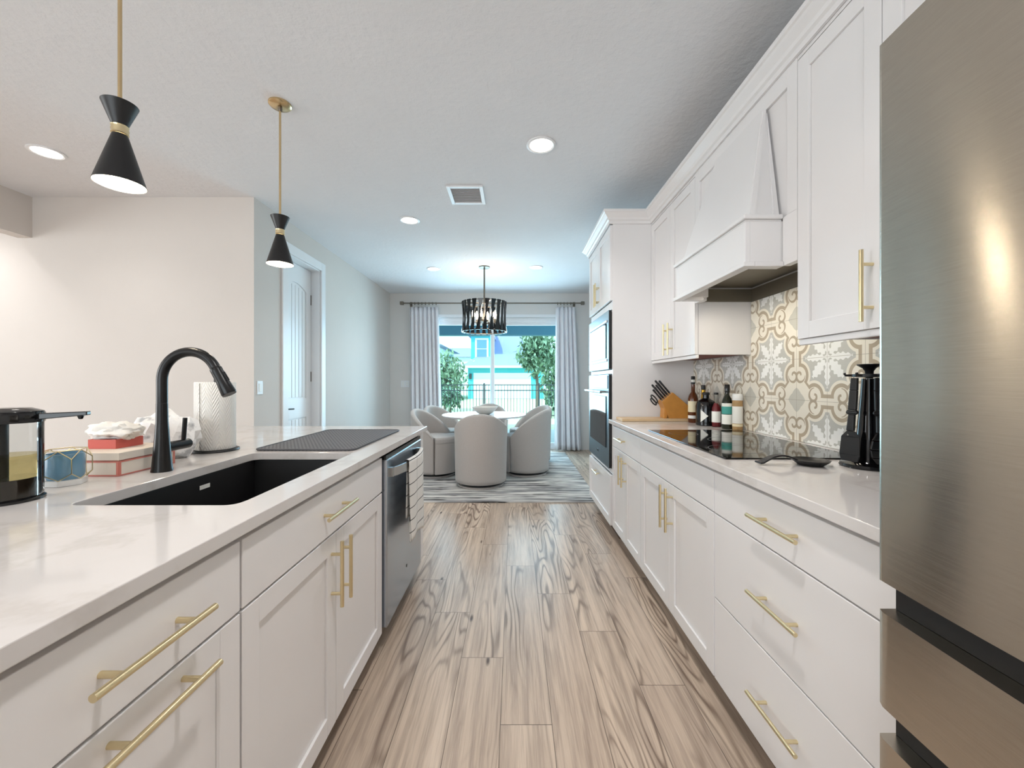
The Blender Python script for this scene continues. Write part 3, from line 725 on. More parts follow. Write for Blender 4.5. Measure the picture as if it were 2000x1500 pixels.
# soap dispenser
sx, sy = -1.235, .985
g = thing('soap_dispenser', 'clear round dispenser with black pump top and long spout at the left edge', 'dispenser', (sx, sy, CT))
r0 = .060
obj('base', MB().lathe([(r0+.004, CT+.0003), (r0+.004, CT+.006), (r0, CT+.009), (.02, CT+.009)], (sx, sy, 0), 48), M['blackgloss'], g, smooth=True)
obj('reservoir', MB().lathe([(r0, CT+.0095), (r0, CT+.19), (r0-.003, CT+.19), (r0-.003, CT+.0095)], (sx, sy, 0), 48, caps=False), M['clear'], g, smooth=True)
obj('dark_liquid', MB().lathe([(r0-.007, CT+.0095), (r0-.007, CT+.055)], (sx, sy, 0), 48), M['darkliq'], g, smooth=True)
obj('clear_liquid', MB().lathe([(r0-.007, CT+.0555), (r0-.007, CT+.112)], (sx, sy, 0), 48), M['amberliq'], g, smooth=True)
obj('inner_tube', MB().lathe([(.016, CT+.056), (.016, CT+.19)], (sx-.02, sy, 0), 20), M['black'], g, smooth=True)
obj('pump_top', MB().lathe([(r0+.002, CT+.1905), (r0+.003, CT+.196), (r0+.003, CT+.212), (r0, CT+.218), (r0-.02, CT+.226)], (sx, sy, 0), 48), M['blackgloss'], g, smooth=True)
tipx, tipy = -1.098, 1.045
dv = Vector((tipx-sx, tipy-sy, 0)).normalized(); nv = Vector((-dv.y, dv.x, 0)); p0 = Vector((sx, sy, 0))+dv*(r0-.004); p1 = Vector((tipx, tipy, 0)); up = Vector((0, 0, 1))
obj('spout', MB().hull8([p0-nv*.013+up*(CT+.196), p1-nv*.010+up*(CT+.204), p1+nv*.010+up*(CT+.204), p0+nv*.013+up*(CT+.196), p0-nv*.013+up*(CT+.212), p1-nv*.010+up*(CT+.214), p1+nv*.010+up*(CT+.214), p0+nv*.013+up*(CT+.212)]).lathe([(.004, CT+.194), (.007, CT+.2035)], p1-dv*.016, 12), M['blackgloss'], g, bevel=.002)
# geometric candle holder
cx, cy = -1.27, 1.145
g = thing('candle_holder', 'blue glass candle jar in a gold geometric wire cage', 'candle holder', (cx, cy, CT))
obj('base', MB().lathe([(.046, CT+.0003), (.046, CT+.016)], (cx, cy, 0), 6), M['white'], g, bevel=.001)
obj('jar', MB().lathe([(.036, CT+.0165), (.040, CT+.03), (.040, CT+.088), (.037, CT+.088), (.037, CT+.03)], (cx, cy, 0), 32, caps=False), M['bluejar'], g, smooth=True)
wr = MB(); P = lambda r, k, z: (cx+r*math.cos(PI/3*k), cy+r*math.sin(PI/3*k), z)
for k in range(6):
    wr.tube([P(.043, k, CT+.0165), P(.055, k+.5, CT+.035), P(.055, k+.5, CT+.075), P(.044, k, CT+.098)], .0014, 6).tube([P(.043, k+1, CT+.0165), P(.055, k+.5, CT+.035)], .0014, 6).tube([P(.055, k+.5, CT+.075), P(.044, k+1, CT+.098)], .0014, 6).tube([P(.044, k, CT+.098), P(.044, k+1, CT+.098)], .0014, 6)
obj('wire_cage', wr, M['gold'], g)
# drying mat
rc = .03; poly = []
for ax, ay, a0 in ((-.668, 2.37, 0), (-1.085, 2.37, 90), (-1.085, 1.685, 180), (-.668, 1.685, 270)):
    sgx = 1 if ax > -.8 else -1; sgy = 1 if ay > 2 else -1
    for k in range(6):
        a = math.radians(a0+18*k); poly.append((ax-sgx*rc+rc*math.cos(a), ay-sgy*rc+rc*math.sin(a)))
g = thing('drying_mat', 'dark grey dotted drying mat on the far end of the island', 'drying mat', (-.88, 2.03, CT))
obj('mat', MB().prism(poly, 'z', CT+.0003, CT+.006), M['matdots'], g)
obj('rim', MB().tube([(x, y, CT+.0058) for x, y in poly], .0035, 8, True), M['slate'], g, smooth=True)

# ================================================================== things on the right worktop
g = tag(obj('cutting_board', B(.775, 1.29, 2.90, 3.07, CT+.0004, CT+.02), M['boardwood'], bevel=.003), 'pale wooden cutting board lying against the oven tower', 'cutting board')
zb = CT+.0205
poly = [(1.124, zb), (1.268, zb), (1.266, zb+.09), (1.153, zb+.187), (1.074, zb+.120)]
g = thing('knife_block', 'slanted honey wood knife block on the cutting board', 'knife block', (1.19, 2.98, zb))
obj('block', MB().prism(poly, 'y', 2.93, 3.03), M['knifeblock'], g, bevel=.002)
obj('foot', MB().prism([(1.088, zb), (1.112, zb), (1.118, zb+.06), (1.094, zb+.075)], 'y', 2.94, 3.02), M['knifeblock'], g, bevel=.002)
A = Vector((1.074, 0, zb+.120)); Bv = Vector((1.153, 0, zb+.187)); tdir = (Bv-A).normalized(); nd = Vector((-tdir.z, 0, tdir.x))
spots = [(.012, 2.955, .105, 'lowest in the front row'), (.031, 2.955, .112, 'second lowest in the front row'), (.050, 2.955, .118, 'third in the front row'), (.069, 2.955, .122, 'second from top in the front row'), (.088, 2.955, .126, 'topmost in the front row'),
         (.040, 2.998, .128, 'lower of the two rear ones'), (.078, 2.998, .136, 'upper of the two rear ones')]
for tt, yy, L, w in spots:
    o = A+tdir*tt+Vector((0, yy, 0))+nd*.0006
    k = thing('kitchen_knife', f'black-handled knife in the wooden block, {w}', 'knife', o, 'knives in the wooden block')
    obj('handle', MB().tube([o+nd*.010, o+nd*.02, o+nd*(L*.6), o+nd*(L-.006), o+nd*L], [.0065, .0075, .0068, .008, .005], 10), M['black'], k, smooth=True)
    obj('bolster', MB().tube([o, o+nd*.0098], .0062, 10), M['steel'], k, smooth=True)
    obj('rivet', MB().lathe([(.0016, -.0085), (.0016, -.0078)], o+nd*(L*.5), 8, 'y'), M['steel'], k)
o = Vector((1.095, 2.965, zb+.083))
k = thing('kitchen_scissors', 'black-handled kitchen scissors hanging low on the knife block', 'scissors', o)
def loop(c, a, b): return [c+nd*(a*math.cos(t_*PI/8))+tdir*(b*math.sin(t_*PI/8)) for t_ in range(16)]
q0 = A+nd*.045+Vector((0, 2.965, 0))+tdir*-.022
obj('handle', MB().tube(loop(q0, .035, .011), .005, 8, True).tube(loop(q0-tdir*.018-nd*.012, .03, .010), .005, 8, True), M['black'], k, smooth=True)
obj('pivot', MB().tube([q0-nd*.036, q0-nd*.048], .006, 8), M['steel'], k)
def bottle(name, label, cat, x, y, parts, groupname='bottles beside the cooktop'):
    r = thing(name, label, cat, (x, y, CT), groupname)
    for pn, pr, m in parts: obj(pn, MB().lathe([(a, CT+b) for a, b in pr], (x, y, 0), 28), M[m], r, smooth=True)
    return r
bottle('liquor_bottle', 'tall amber liquor bottle with black cap and cream label', 'bottle', 1.258, 2.842,
       [('glass', [(.030, .0004), (.033, .004), (.033, .165), (.028, .19), (.013, .215), (.0125, .268)], 'amber'), ('label', [(.0333, .075), (.0335, .076), (.0335, .15), (.0333, .151)], 'labelcream'),
        ('lower_label', [(.0333, .03), (.0335, .031), (.0335, .05), (.0333, .051)], 'labelwhite'), ('cap', [(.0135, .2685), (.0138, .27), (.0138, .322), (.012, .325)], 'black'), ('neck_band', [(.0136, .283), (.0145, .284), (.0145, .30), (.0136, .301)], 'labelwhite')])
bottle('gold_topped_bottle', 'small bottle with gold foil neck between amber and black bottles', 'bottle', 1.294, 2.765,
       [('glass', [(.026, .0004), (.028, .004), (.028, .14), (.012, .175), (.011, .19)], 'amber'), ('foil', [(.0135, .165), (.0145, .167), (.0125, .23), (.010, .232)], 'goldfoil'), ('cap', [(.0135, .2325), (.0138, .235), (.0138, .262), (.012, .264)], 'black')])
# squat black jug with the white triangle
jx, jy = 1.262, 2.66
g = thing('black_bottle', 'squat black bottle with round shoulders and a white triangle mark', 'bottle', (jx, jy, CT), 'bottles beside the cooktop')
obj('glass', MB().lathe([(.058, CT+.0004), (.062, CT+.005), (.063, CT+.128), (.055, CT+.156), (.030, CT+.172), (.021, CT+.178), (.020, CT+.2)], (jx, jy, 0), 36), M['blackgloss'], g, smooth=True)
obj('stopper', MB().lathe([(.022, CT+.2002), (.023, CT+.203), (.023, CT+.214), (.02, CT+.217)], (jx, jy, 0), 24), M['black'], g, smooth=True)
ph0 = math.atan2(-jy, -jx)
def onj(du, z, r=.0636): a = ph0+du; return (jx+r*math.cos(a), jy+r*math.sin(a), z)
mb = MB(); n = 10
for i in range(n):
    u0, u1 = -.52+.74*i/n, -.52+.74*(i+1)/n; h0, h1 = .042*(1-i/n), .042*(1-(i+1)/n)
    mb._f([mb.bm.verts.new(onj(u0, CT+.066-h0)), mb.bm.verts.new(onj(u1, CT+.066-h1)), mb.bm.verts.new(onj(u1, CT+.066+h1)), mb.bm.verts.new(onj(u0, CT+.066+h0))])
obj('triangle_mark', mb, M['labelwhite'], g)
mb = MB(); mb.sheet(lambda u, v: onj(.62+.14*u, CT+.02+.095*v), 3, 6)
obj('side_stripe', mb, M['labelwhite'], g)
bottle('sauce_bottle', 'clear sauce bottle with red and white label and dark cap', 'bottle', 1.287, 2.575,
       [('glass', [(.024, .0004), (.026, .004), (.026, .13), (.012, .165), (.011, .205)], 'clear'), ('sauce', [(.0235, .003), (.0252, .006), (.0252, .12), (.011, .15)], 'darkred'), ('label', [(.0263, .03), (.0265, .031), (.0265, .098), (.0263, .099)], 'labelwhite'), ('cap', [(.0125, .2052), (.013, .207), (.013, .216), (.011, .218)], 'black')])
b = bottle('oil_bottle', 'dark green olive oil bottle with long black neck and teal label', 'bottle', 1.297, 2.462,
       [('glass', [(.028, .0004), (.030, .004), (.030, .155), (.024, .182), (.0135, .205), (.013, .222)], 'olive'), ('label', [(.0303, .03), (.0305, .031), (.0305, .088), (.0303, .089)], 'labelwhite'), ('teal_label', [(.0303, .092), (.0305, .093), (.0305, .136), (.0303, .137)], 'labelteal'), ('white_label', [(.0303, .1372), (.0305, .138), (.0305, .156), (.0298, .157)], 'labelwhite'), ('cap', [(.0145, .2222), (.0148, .224), (.0148, .268), (.013, .271)], 'blackgloss')])
bottle('seasoning_jar', 'brown seasoning jar with white flip lid and white label', 'jar', 1.330, 2.408,
       [('jar_body', [(.026, .0004), (.028, .004), (.028, .172), (.026, .176)], 'spice'), ('label', [(.0283, .04), (.0285, .041), (.0285, .14), (.0283, .141)], 'labelwhite'), ('yellow_band', [(.0283, .022), (.0285, .023), (.0285, .036), (.0283, .037)], 'labelcream'), ('lid', [(.0285, .1765), (.029, .178), (.029, .205), (.026, .214), (.02, .216)], 'white')])
# spoon rest
rx, ry = 1.03, 1.405
g = thing('spoon_rest', 'black ladle-shaped spoon rest on the worktop before the cooktop', 'spoon rest', (rx, ry, CT))
obj('bowl', MB().lathe([(.036, CT+.0004), (.054, CT+.014), (.058, CT+.019), (.056, CT+.0195), (.045, CT+.011), (.03, CT+.007), (.004, CT+.006)], (rx, ry, 0), 36), M['black'], g, smooth=True)
hp = []
for i in range(13):
    u = i/12; hp.append((rx-.05-.13*u, ry-.004+.01*u, CT+.018+.020*math.sin(PI*min(1, u*1.1))-.010*u))
mb = MB()
for i in range(12):
    a, b = hp[i], hp[i+1]; w0 = .006+.012*(i/12); w1 = .006+.012*((i+1)/12)
    mb.hull8([(a[0], a[1]-w0, a[2]-.003), (b[0], b[1]-w1, b[2]-.003), (b[0], b[1]+w1, b[2]-.003), (a[0], a[1]+w0, a[2]-.003), (a[0], a[1]-w0, a[2]+.003), (b[0], b[1]-w1, b[2]+.003), (b[0], b[1]+w1, b[2]+.003), (a[0], a[1]+w0, a[2]+.003)])
obj('handle', mb, M['black'], g, bevel=.001)
# utensil carousel
ux, uy = 1.205, 1.372
g = thing('utensil_carousel', 'tall black rotating utensil stand with flared top beside the refrigerator', 'utensil stand', (ux, uy, CT))
obj('base', MB().lathe([(.080, CT+.0004), (.082, CT+.004), (.078, CT+.012), (.03, CT+.02)], (ux, uy, 0), 40), M['blackgloss'], g, smooth=True)
obj('column', MB().lathe([(.05, CT+.018), (.042, CT+.03), (.034, CT+.12), (.024, CT+.25), (.021, CT+.30)], (ux, uy, 0), 32), M['blackgloss'], g, smooth=True)
obj('top_knob', MB().lathe([(.010, CT+.3005), (.012, CT+.325), (.018, CT+.335), (.034, CT+.346), (.033, CT+.349)], (ux, uy, 0), 32), M['black'], g, smooth=True)
hk = MB().lathe([(.028, CT+.304), (.047, CT+.306), (.047, CT+.315), (.028, CT+.316)], (ux, uy, 0), 32)
angs = [200, 255, 320, 20, 80, 140]
for a in angs:
    ca, sa = math.cos(math.radians(a)), math.sin(math.radians(a)); hk.tube([(ux+.045*ca, uy+.045*sa, CT+.311), (ux+.062*ca, uy+.062*sa, CT+.311), (ux+.066*ca, uy+.066*sa, CT+.319)], .004, 8)
obj('hook_ring', hk, M['black'], g, smooth=True)
names = [('turner', 'black slotted turner hanging on the left of the utensil stand'), ('serving_spoon', 'black serving spoon hanging on the front of the utensil stand'), ('ladle', 'black ladle hanging on the refrigerator side of the utensil stand')]
for (nm, lb), a in zip(names, (192, 250, 318)):
    ca, sa = math.cos(math.radians(a)), math.sin(math.radians(a)); T = Vector((-sa, ca, 0)); rad = Vector((ca, sa, 0)); c0 = Vector((ux, uy, CT))
    k = thing(nm, lb, 'kitchen utensil', c0+rad*.075+Vector((0, 0, .022)), 'utensils on the stand')
    def strip(zs, w0, th):
        mb = MB()
        for (z0_, r0_, w_0), (z1_, r1_, w_1) in zip(zs, zs[1:]):
            pa = c0+rad*r0_+Vector((0, 0, z0_)); pb = c0+rad*r1_+Vector((0, 0, z1_))
            mb.hull8([pa-T*w_0, pa+T*w_0, pa+T*w_0+rad*th, pa-T*w_0+rad*th, pb-T*w_1, pb+T*w_1, pb+T*w_1+rad*th, pb-T*w_1+rad*th])
        return mb
    obj('handle', strip([(.302, .056, .010), (.26, .060, .012), (.195, .066, .013), (.19, .067, .018), (.183, .068, .018), (.178, .068, .010), (.125, .074, .012)], 0, .010), M['black'], k, bevel=.002)
    if nm == 'turner': obj('blade', strip([(.1245, .075, .013), (.105, .077, .03), (.045, .082, .033), (.024, .084, .026)], 0, .004), M['black'], k, bevel=.001)
    else: obj('bowl', strip([(.1245, .075, .012), (.10, .079, .026), (.07, .083, .033), (.045, .083, .030), (.024, .078, .014)], 0, .009), M['blackgloss'], k, bevel=.003)
    obj('rivet', MB().tube([c0+rad*.0885+Vector((0, 0, .112)), c0+rad*.0905+Vector((0, 0, .112))], .0028, 8), M['steel'], k)

# ================================================================== lights
pr = []
def pendant(y, label):
    x = -1.295; r = thing('pendant_light', label, 'pendant light', (x, y, CEIL), 'pendant lights over the island')
    obj('canopy', MB().lathe([(.058, CEIL-.0003), (.058, CEIL-.008), (.050, CEIL-.016), (.012, CEIL-.02)], (x, y, 0), 36), M['brass'], r, smooth=True)
    obj('swivel', MB().lathe([(.011, CEIL-.0202), (.012, CEIL-.03), (.008, CEIL-.04)], (x, y, 0), 16), M['bronze'], r, smooth=True)
    obj('rod', MB().tube([(x, y, CEIL-.0405), (x, y, 2.06)], .0058, 14), M['brass'], r, smooth=True)
    s = obj('upper_shade', MB().lathe([(.0475, 2.115), (.0215, 2.046), (.0200, 2.046), (.0455, 2.114), (.0475, 2.115)], (x, y, 0), 40, caps=False), M['black'], r, smooth=True)
    obj('collar', MB().lathe([(.0205, 2.0455), (.0235, 2.043), (.0215, 2.037), (.0235, 2.031), (.0215, 2.024), (.0235, 2.018), (.0205, 2.0155)], (x, y, 0), 36), M['gold'], r, smooth=True)
    obj('lower_shade', MB().lathe([(.0205, 2.015), (.0675, 1.852), (.0668, 1.8515), (.0198, 2.0145)], (x, y, 0), 48, caps=False), M['black'], r, smooth=True)
    obj('shade_lining', MB().lathe([(.0190, 2.012), (.0655, 1.853)], (x, y, 0), 48, caps=False), M['inner'], r, smooth=True)
    obj('bulb', MB().lathe([(.010, 1.985), (.014, 1.95), (.028, 1.915), (.030, 1.895), (.022, 1.876), (.004, 1.868)], (x, y, 0), 24), M['bulb'], r, smooth=True)
    lamp('pendant_lamp', 'POINT', (x, y, 1.857), (0, 0, 0), 7, (1, .88, .70), shadow_soft_size=.03)
pendant(1.329, 'black and gold hourglass pendant on a brass rod, nearer and larger')
pendant(2.239, 'black and gold hourglass pendant with visible brass ceiling canopy, farther one')
def downlight(x, y, label, power=20):
    r = thing('recessed_light', label, 'ceiling light', (x, y, CEIL), 'recessed ceiling lights')
    obj('trim_ring', MB().lathe([(.095, CEIL-.0003), (.095, CEIL-.005), (.083, CEIL-.009), (.074, CEIL-.005), (.074, CEIL-.0003)], (x, y, 0), 40, caps=False), M['trim'], r, smooth=True)
    obj('lens', MB().lathe([(.0735, CEIL-.0004), (.0735, CEIL-.003), (.05, CEIL-.006), (.004, CEIL-.0065)], (x, y, 0), 40), M['led'], r, smooth=True)
    lamp('downlight', 'SPOT', (x, y, CEIL-.02), (0, 0, 0), power, (1, .975, .955), spot_size=math.radians(125), spot_blend=1., shadow_soft_size=.07)
downlight(.176, 2.627, 'round recessed ceiling light above the aisle, right of the vent', 70)
downlight(-.996, 3.857, 'round recessed ceiling light beyond and left of the square vent', 50)
downlight(-3.13, 2.709, 'round recessed ceiling light left of the nearer pendant')
downlight(-1.10, 5.53, 'small far recessed ceiling light left of the chandelier canopy', 42)
downlight(.297, 5.455, 'small far recessed ceiling light right of the chandelier canopy', 42)
# added fill spots, no fixtures, behind and beside the camera, plus the hall light
for x, y, p in ((.12, .75, 80), (.12, -1.2, 70), (-1.1, -.5, 70), (-3.1, .3, 45), (-4.42, 2.9, 45), (-6.3, 1.5, 20)):
    lamp('fill_and_hall_spot', 'SPOT', (x, y, CEIL-.02), (0, 0, 0), p, (1, .975, .955), spot_size=math.radians(125), spot_blend=1., shadow_soft_size=.07)
# ceiling vent
vx0, vx1, vy0, vy1 = -.535, -.245, 3.17, 3.49
g = thing('ceiling_vent', 'square white ceiling air vent above the aisle', 'vent', ((vx0+vx1)/2, (vy0+vy1)/2, CEIL))
w = .03
obj('frame', MB().box(vx0, vx0+w, vy0, vy1, CEIL-.012, CEIL-.0003).box(vx1-w, vx1, vy0, vy1, CEIL-.012, CEIL-.0003).box(vx0+w, vx1-w, vy0, vy0+w, CEIL-.012, CEIL-.0003).box(vx0+w, vx1-w, vy1-w, vy1, CEIL-.012, CEIL-.0003), M['trim'], g, bevel=.003)
lv = MB()
for i in range(16):
    y = vy0+w+.004+i*(vy1-vy0-2*w-.008)/16; lv.hull8([(vx0+w, y, CEIL-.010), (vx1-w, y, CEIL-.010), (vx1-w, y+.003, CEIL-.010), (vx0+w, y+.003, CEIL-.010), (vx0+w, y+.012, CEIL-.001), (vx1-w, y+.012, CEIL-.001), (vx1-w, y+.015, CEIL-.001), (vx0+w, y+.015, CEIL-.001)])
obj('louvers', lv, M['vent'], g)

# ================================================================== dining corner
tag(obj('area_rug', B(-1.72, .85, 4.0, 6.78, .0003, .012), M['rug']), 'grey and white striped area rug under the dining table', 'rug')
ZR = .0125; tx, ty = -.40, 5.42
g = thing('dining_table', 'round pale dining table on the striped rug', 'dining table', (tx, ty, ZR))
obj('tabletop', MB().lathe([(.50, .728), (.555, .742), (.56, .752), (.556, .76), (.01, .761)], (tx, ty, 0), 64), M['tabletop'], g, smooth=True)
obj('pedestal', MB().lathe([(.30, ZR+.0005), (.30, ZR+.02), (.10, ZR+.06), (.07, ZR+.2), (.06, .5), (.12, .7), (.3, .727)], (tx, ty, 0), 48), M['linen'], g, smooth=True)
g = tag(obj('decorative_bowl', MB().lathe([(.06, .7615), (.075, .765), (.11, .79), (.16, .84), (.172, .862), (.166, .864), (.15, .843), (.10, .80), (.02, .785)], (tx+.01, ty-.02, 0), 48), M['ceramic'], smooth=True), 'wide stone-coloured bowl on the dining table', 'bowl')
def chair_proto():
    r = thing('dining_chair', 'x', 'dining chair', (0, 0, 0), 'barrel chairs around the dining table')
    TH = math.radians(112)
    def rim(th):
        k = math.cos(th*.80); return .485+.345*max(0, k)**.85
    prof_n = 18
    def shell(u, v):
        # closed loop over v: outside bottom -> outside top -> inside top -> inside bottom
        th = -TH+2*TH*u; top = rim(th); Ro, Ri = .308, .247
        w = v*4
        if w <= 1.6: z = .05+(top-.03-.05)*(w/1.6); rr = Ro-.018*(1-z/.8)
        elif w <= 2.4:
            a = PI*(w-1.6)/.8; rr = (Ro+Ri)/2+(Ro-Ri)/2*math.cos(a); z = top-.03+.03*math.sin(a)
        else: z = top-.03-(top-.03-.30)*((w-2.4)/1.6); rr = Ri
        a = -PI/2+th
        return (rr*math.cos(a), rr*math.sin(a), z)
    obj('backrest', MB().sheet(shell, 48, 40), M['linen'], r, smooth=True, solid=.004)
    def body(u, v):
        a = 2*PI*u; th = (a+PI/2+PI) % (2*PI)-PI
        rr = .240+.062*max(0, min(1, (abs(th)-TH)/.06+.2)) if abs(th) > TH-.01 else .240
        return (rr*math.cos(a), rr*math.sin(a), .05+.37*v)
    obj('seat_base', MB().sheet(body, 96, 4, True), M['linen'], r, smooth=True)
    def cush(u, v):
        a = 2*PI*u; th = (a+PI/2+PI) % (2*PI)-PI
        rr = .244+.062*max(0, min(1, (abs(th)-TH)/.06+.2)) if abs(th) > TH-.01 else .243
        q = [(.985, .421), (1, .435), (1, .475), (.96, .495), (.6, .503), (.02, .505)]; k = v*5; i = min(4, int(k)); f_ = k-i
        s_ = q[i][0]+(q[i+1][0]-q[i][0])*f_; z = q[i][1]+(q[i+1][1]-q[i][1])*f_
        return (rr*s_*math.cos(a), rr*s_*math.sin(a), z)
    obj('seat_cushion', MB().sheet(cush, 96, 20, True), M['linen'], r, smooth=True)
    obj('swivel_plinth', MB().lathe([(.235, .016), (.235, .0495)], (0, 0, 0), 40), M['black'], r, smooth=True)
    obj('floor_plate', MB().lathe([(.262, 0), (.262, .0155)], (0, 0, 0), 40), M['linen'], r, smooth=True)
    return r
cp = chair_proto()
seats = [(-.385, 4.70, 2, 'barrel dining chair seen from behind in front of the table'), (-1.02, 5.22, -104, 'barrel dining chair at left of table, nearer the island, seat visible'), (.16, 5.28, 68, 'barrel dining chair on the right of the table, nearer one'),
         (-1.0, 5.86, -120, 'barrel dining chair at the left of the table, farther one'), (.24, 5.97, 120, 'barrel dining chair on the right of the table, farther one'), (-.40, 6.30, 180, 'barrel dining chair beyond the table behind the bowl')]
for i, (x, y, a, lb) in enumerate(seats):
    if i == 0: cp.location = (x, y, ZR); cp.rotation_euler = (0, 0, math.radians(a)); cp['label'] = lb
    else: dup(cp, (x, y, ZR), math.radians(a), lb)
# chandelier
hx, hy = -.40, 5.44; zt, zb2 = 2.262, 1.862
g = thing('chandelier', 'round drum chandelier of dark hourglass slats over the dining table', 'chandelier', (hx, hy, CEIL))
obj('canopy', MB().lathe([(.075, CEIL-.0003), (.075, CEIL-.012), (.03, CEIL-.022)], (hx, hy, 0), 32), M['bronze'], g, smooth=True)
obj('stem', MB().tube([(hx, hy, CEIL-.0225), (hx, hy, 2.0)], .011, 14), M['bronze'], g, smooth=True)
fr_ = MB()
for z, r in ((zt-.01, .290), (zb2+.01, .290)): fr_.tube([(hx+r*math.cos(k*PI/24), hy+r*math.sin(k*PI/24), z) for k in range(48)], .006, 8, True)
for k in range(4):
    a = k*PI/2+.4; fr_.tube([(hx, hy, zt-.01), (hx+.29*math.cos(a), hy+.29*math.sin(a), zt-.01)], .005, 8)
fr_.lathe([(.02, 2.04), (.05, 2.03), (.05, 2.0), (.01, 1.98)], (hx, hy, 0), 20)
obj('frame', fr_, M['bronze'], g)
slm = M['blackgloss']; crm = glassy('smoked_crystal', (.55, .53, .52, 1), .12)
ns = 22
def slat(k, m, tilt):
    a0 = 2*PI*k/ns; mb = MB()
    def pt(z_u, w, r):
        z = zb2+(zt-zb2)*z_u; a = a0+tilt*(z_u-.5); c0 = Vector((hx+r*math.cos(a), hy+r*math.sin(a), z)); T = Vector((-math.sin(a), math.cos(a), 0)); Rr = Vector((math.cos(a), math.sin(a), 0))
        return [c0-T*w-Rr*.005, c0+T*w-Rr*.005, c0+T*w+Rr*.005, c0-T*w+Rr*.005]
    prev = None
    for i in range(9):
        u = i/8; w = .009+.021*abs(2*u-1)**1.1; r = .300-.016*(1-abs(2*u-1)**2); q = pt(u, w, r)
        if prev: mb.hull8(prev+q)
        prev = q
    return obj('slat', mb, m, g)
for k in range(ns): slat(k, slm, .12)
for k in range(6):
    a = k*PI/3+.3; bx, by = hx+.15*math.cos(a), hy+.15*math.sin(a)
    bl = obj('bulb', MB().lathe([(.012, 2.05), (.018, 2.08), (.02, 2.105), (.012, 2.14), (.003, 2.165)], (bx, by, 0), 16), M['bulb'], g, smooth=True)
    obj('candle_sleeve', MB().lathe([(.010, 1.99), (.010, 2.0495)], (bx, by, 0), 12), M['bronze'], bl)
    obj('arm', MB().tube([(hx+.04*math.cos(a), hy+.04*math.sin(a), 2.0), (bx, by, 1.992)], .005, 8), M['bronze'], g)
lamp('chandelier_lamp', 'POINT', (hx, hy, 2.17), (0, 0, 0), 12, (1, .88, .72), shadow_soft_size=.1)
# curtains and rods
def curtain(name_label, x0, x1, x0b, x1b, y, z0, z1, folds, seed, along='x', amp=.045):
    r = thing('curtain', name_label, 'curtain', ((x0+x1)/2, y, z0) if along == 'x' else (y, (x0+x1)/2, z0), 'dining room curtains')
    def f(u, v):
        a = x0+(x1-x0)*u; b = x0b+(x1b-x0b)*u; x = b+(a-b)*v
        ph = u*folds*2*PI+seed+.5*math.sin(u*7+seed); d = amp*(.55+.45*(1-v))*math.sin(ph)+.012*math.sin(ph*2.3+v*3)*(1-v)
        x += .010*math.cos(ph)*(1-v*.5); z = z0+(z1-z0)*v
        return (x, y+d, z) if along == 'x' else (y+d, x, z)
    obj('cloth', MB().sheet(f, 140, 24), M['curtain'], r, smooth=True, solid=.004)
    rg = MB(); k = folds+1
    for i in range(k):
        q = x0+(x1-x0)*(i+.5)/k
        pts = [((q, y+.024*math.cos(t_*PI/8), z1+.062+.024*math.sin(t_*PI/8)) if along == 'x' else (y+.024*math.cos(t_*PI/8), q, z1+.062+.024*math.sin(t_*PI/8))) for t_ in range(16)]
        rg.tube(pts, .0045, 8, True)
        c3 = (q, y, z1+.008) if along == 'x' else (y, q, z1+.008); rg.lathe([(.004, -.014), (.004, .004)], c3, 8)
    obj('curtain_rings', rg, M['bronze'], r)
    return r
yc = 6.96; ZRod = 2.545
g = thing('curtain_rod', 'long metal curtain rod with square finials above the sliding door', 'curtain rod', (-.37, yc, ZRod))
obj('rod', MB().tube([(-1.90, yc, ZRod), (1.15, yc, ZRod)], .011, 12), M['bronze'], g, smooth=True)
for x in (-1.93, 1.18): obj('finial', B(x-.03, x+.03, yc-.028, yc+.028, ZRod-.028, ZRod+.028), M['bronze'], g, bevel=.006)
for x in (-1.80, 1.05): obj('bracket', MB().box(x-.008, x+.008, yc+.0115, YF-.004, ZRod-.008, ZRod+.008).box(x-.02, x+.02, YF-.004, YF-.0003, ZRod-.04, ZRod+.04), M['bronze'], g)
curtain('pale grey floor-length curtain left of the sliding glass door', -1.80, -1.31, -1.78, -1.24, yc, .02, 2.475, 7, .3)
curtain('pale grey floor-length curtain right of the sliding glass door', .72, 1.06, .70, 1.16, yc, .02, 2.475, 5, 1.2)
g = thing('curtain_rod', 'dark rod end on the right dining wall past the oven tower', 'curtain rod', (1.28, 5.6, ZRod))
obj('rod', MB().tube([(1.285, 4.4, ZRod), (1.285, 6.62, ZRod)], .011, 12), M['bronze'], g, smooth=True)
for y in (4.37, 6.65): obj('finial', B(1.285-.028, 1.285+.028, y-.03, y+.03, ZRod-.028, ZRod+.028), M['bronze'], g, bevel=.006)
for y in (4.5, 6.55): obj('bracket', MB().box(1.2965, XR-.0003, y-.008, y+.008, ZRod-.008, ZRod+.008), M['bronze'], g)
curtain('white curtain edge on the right wall beyond the oven tower', 6.1, 6.5, 6.08, 6.5, 1.285, .02, 2.475, 5, .8, 'y', .04)
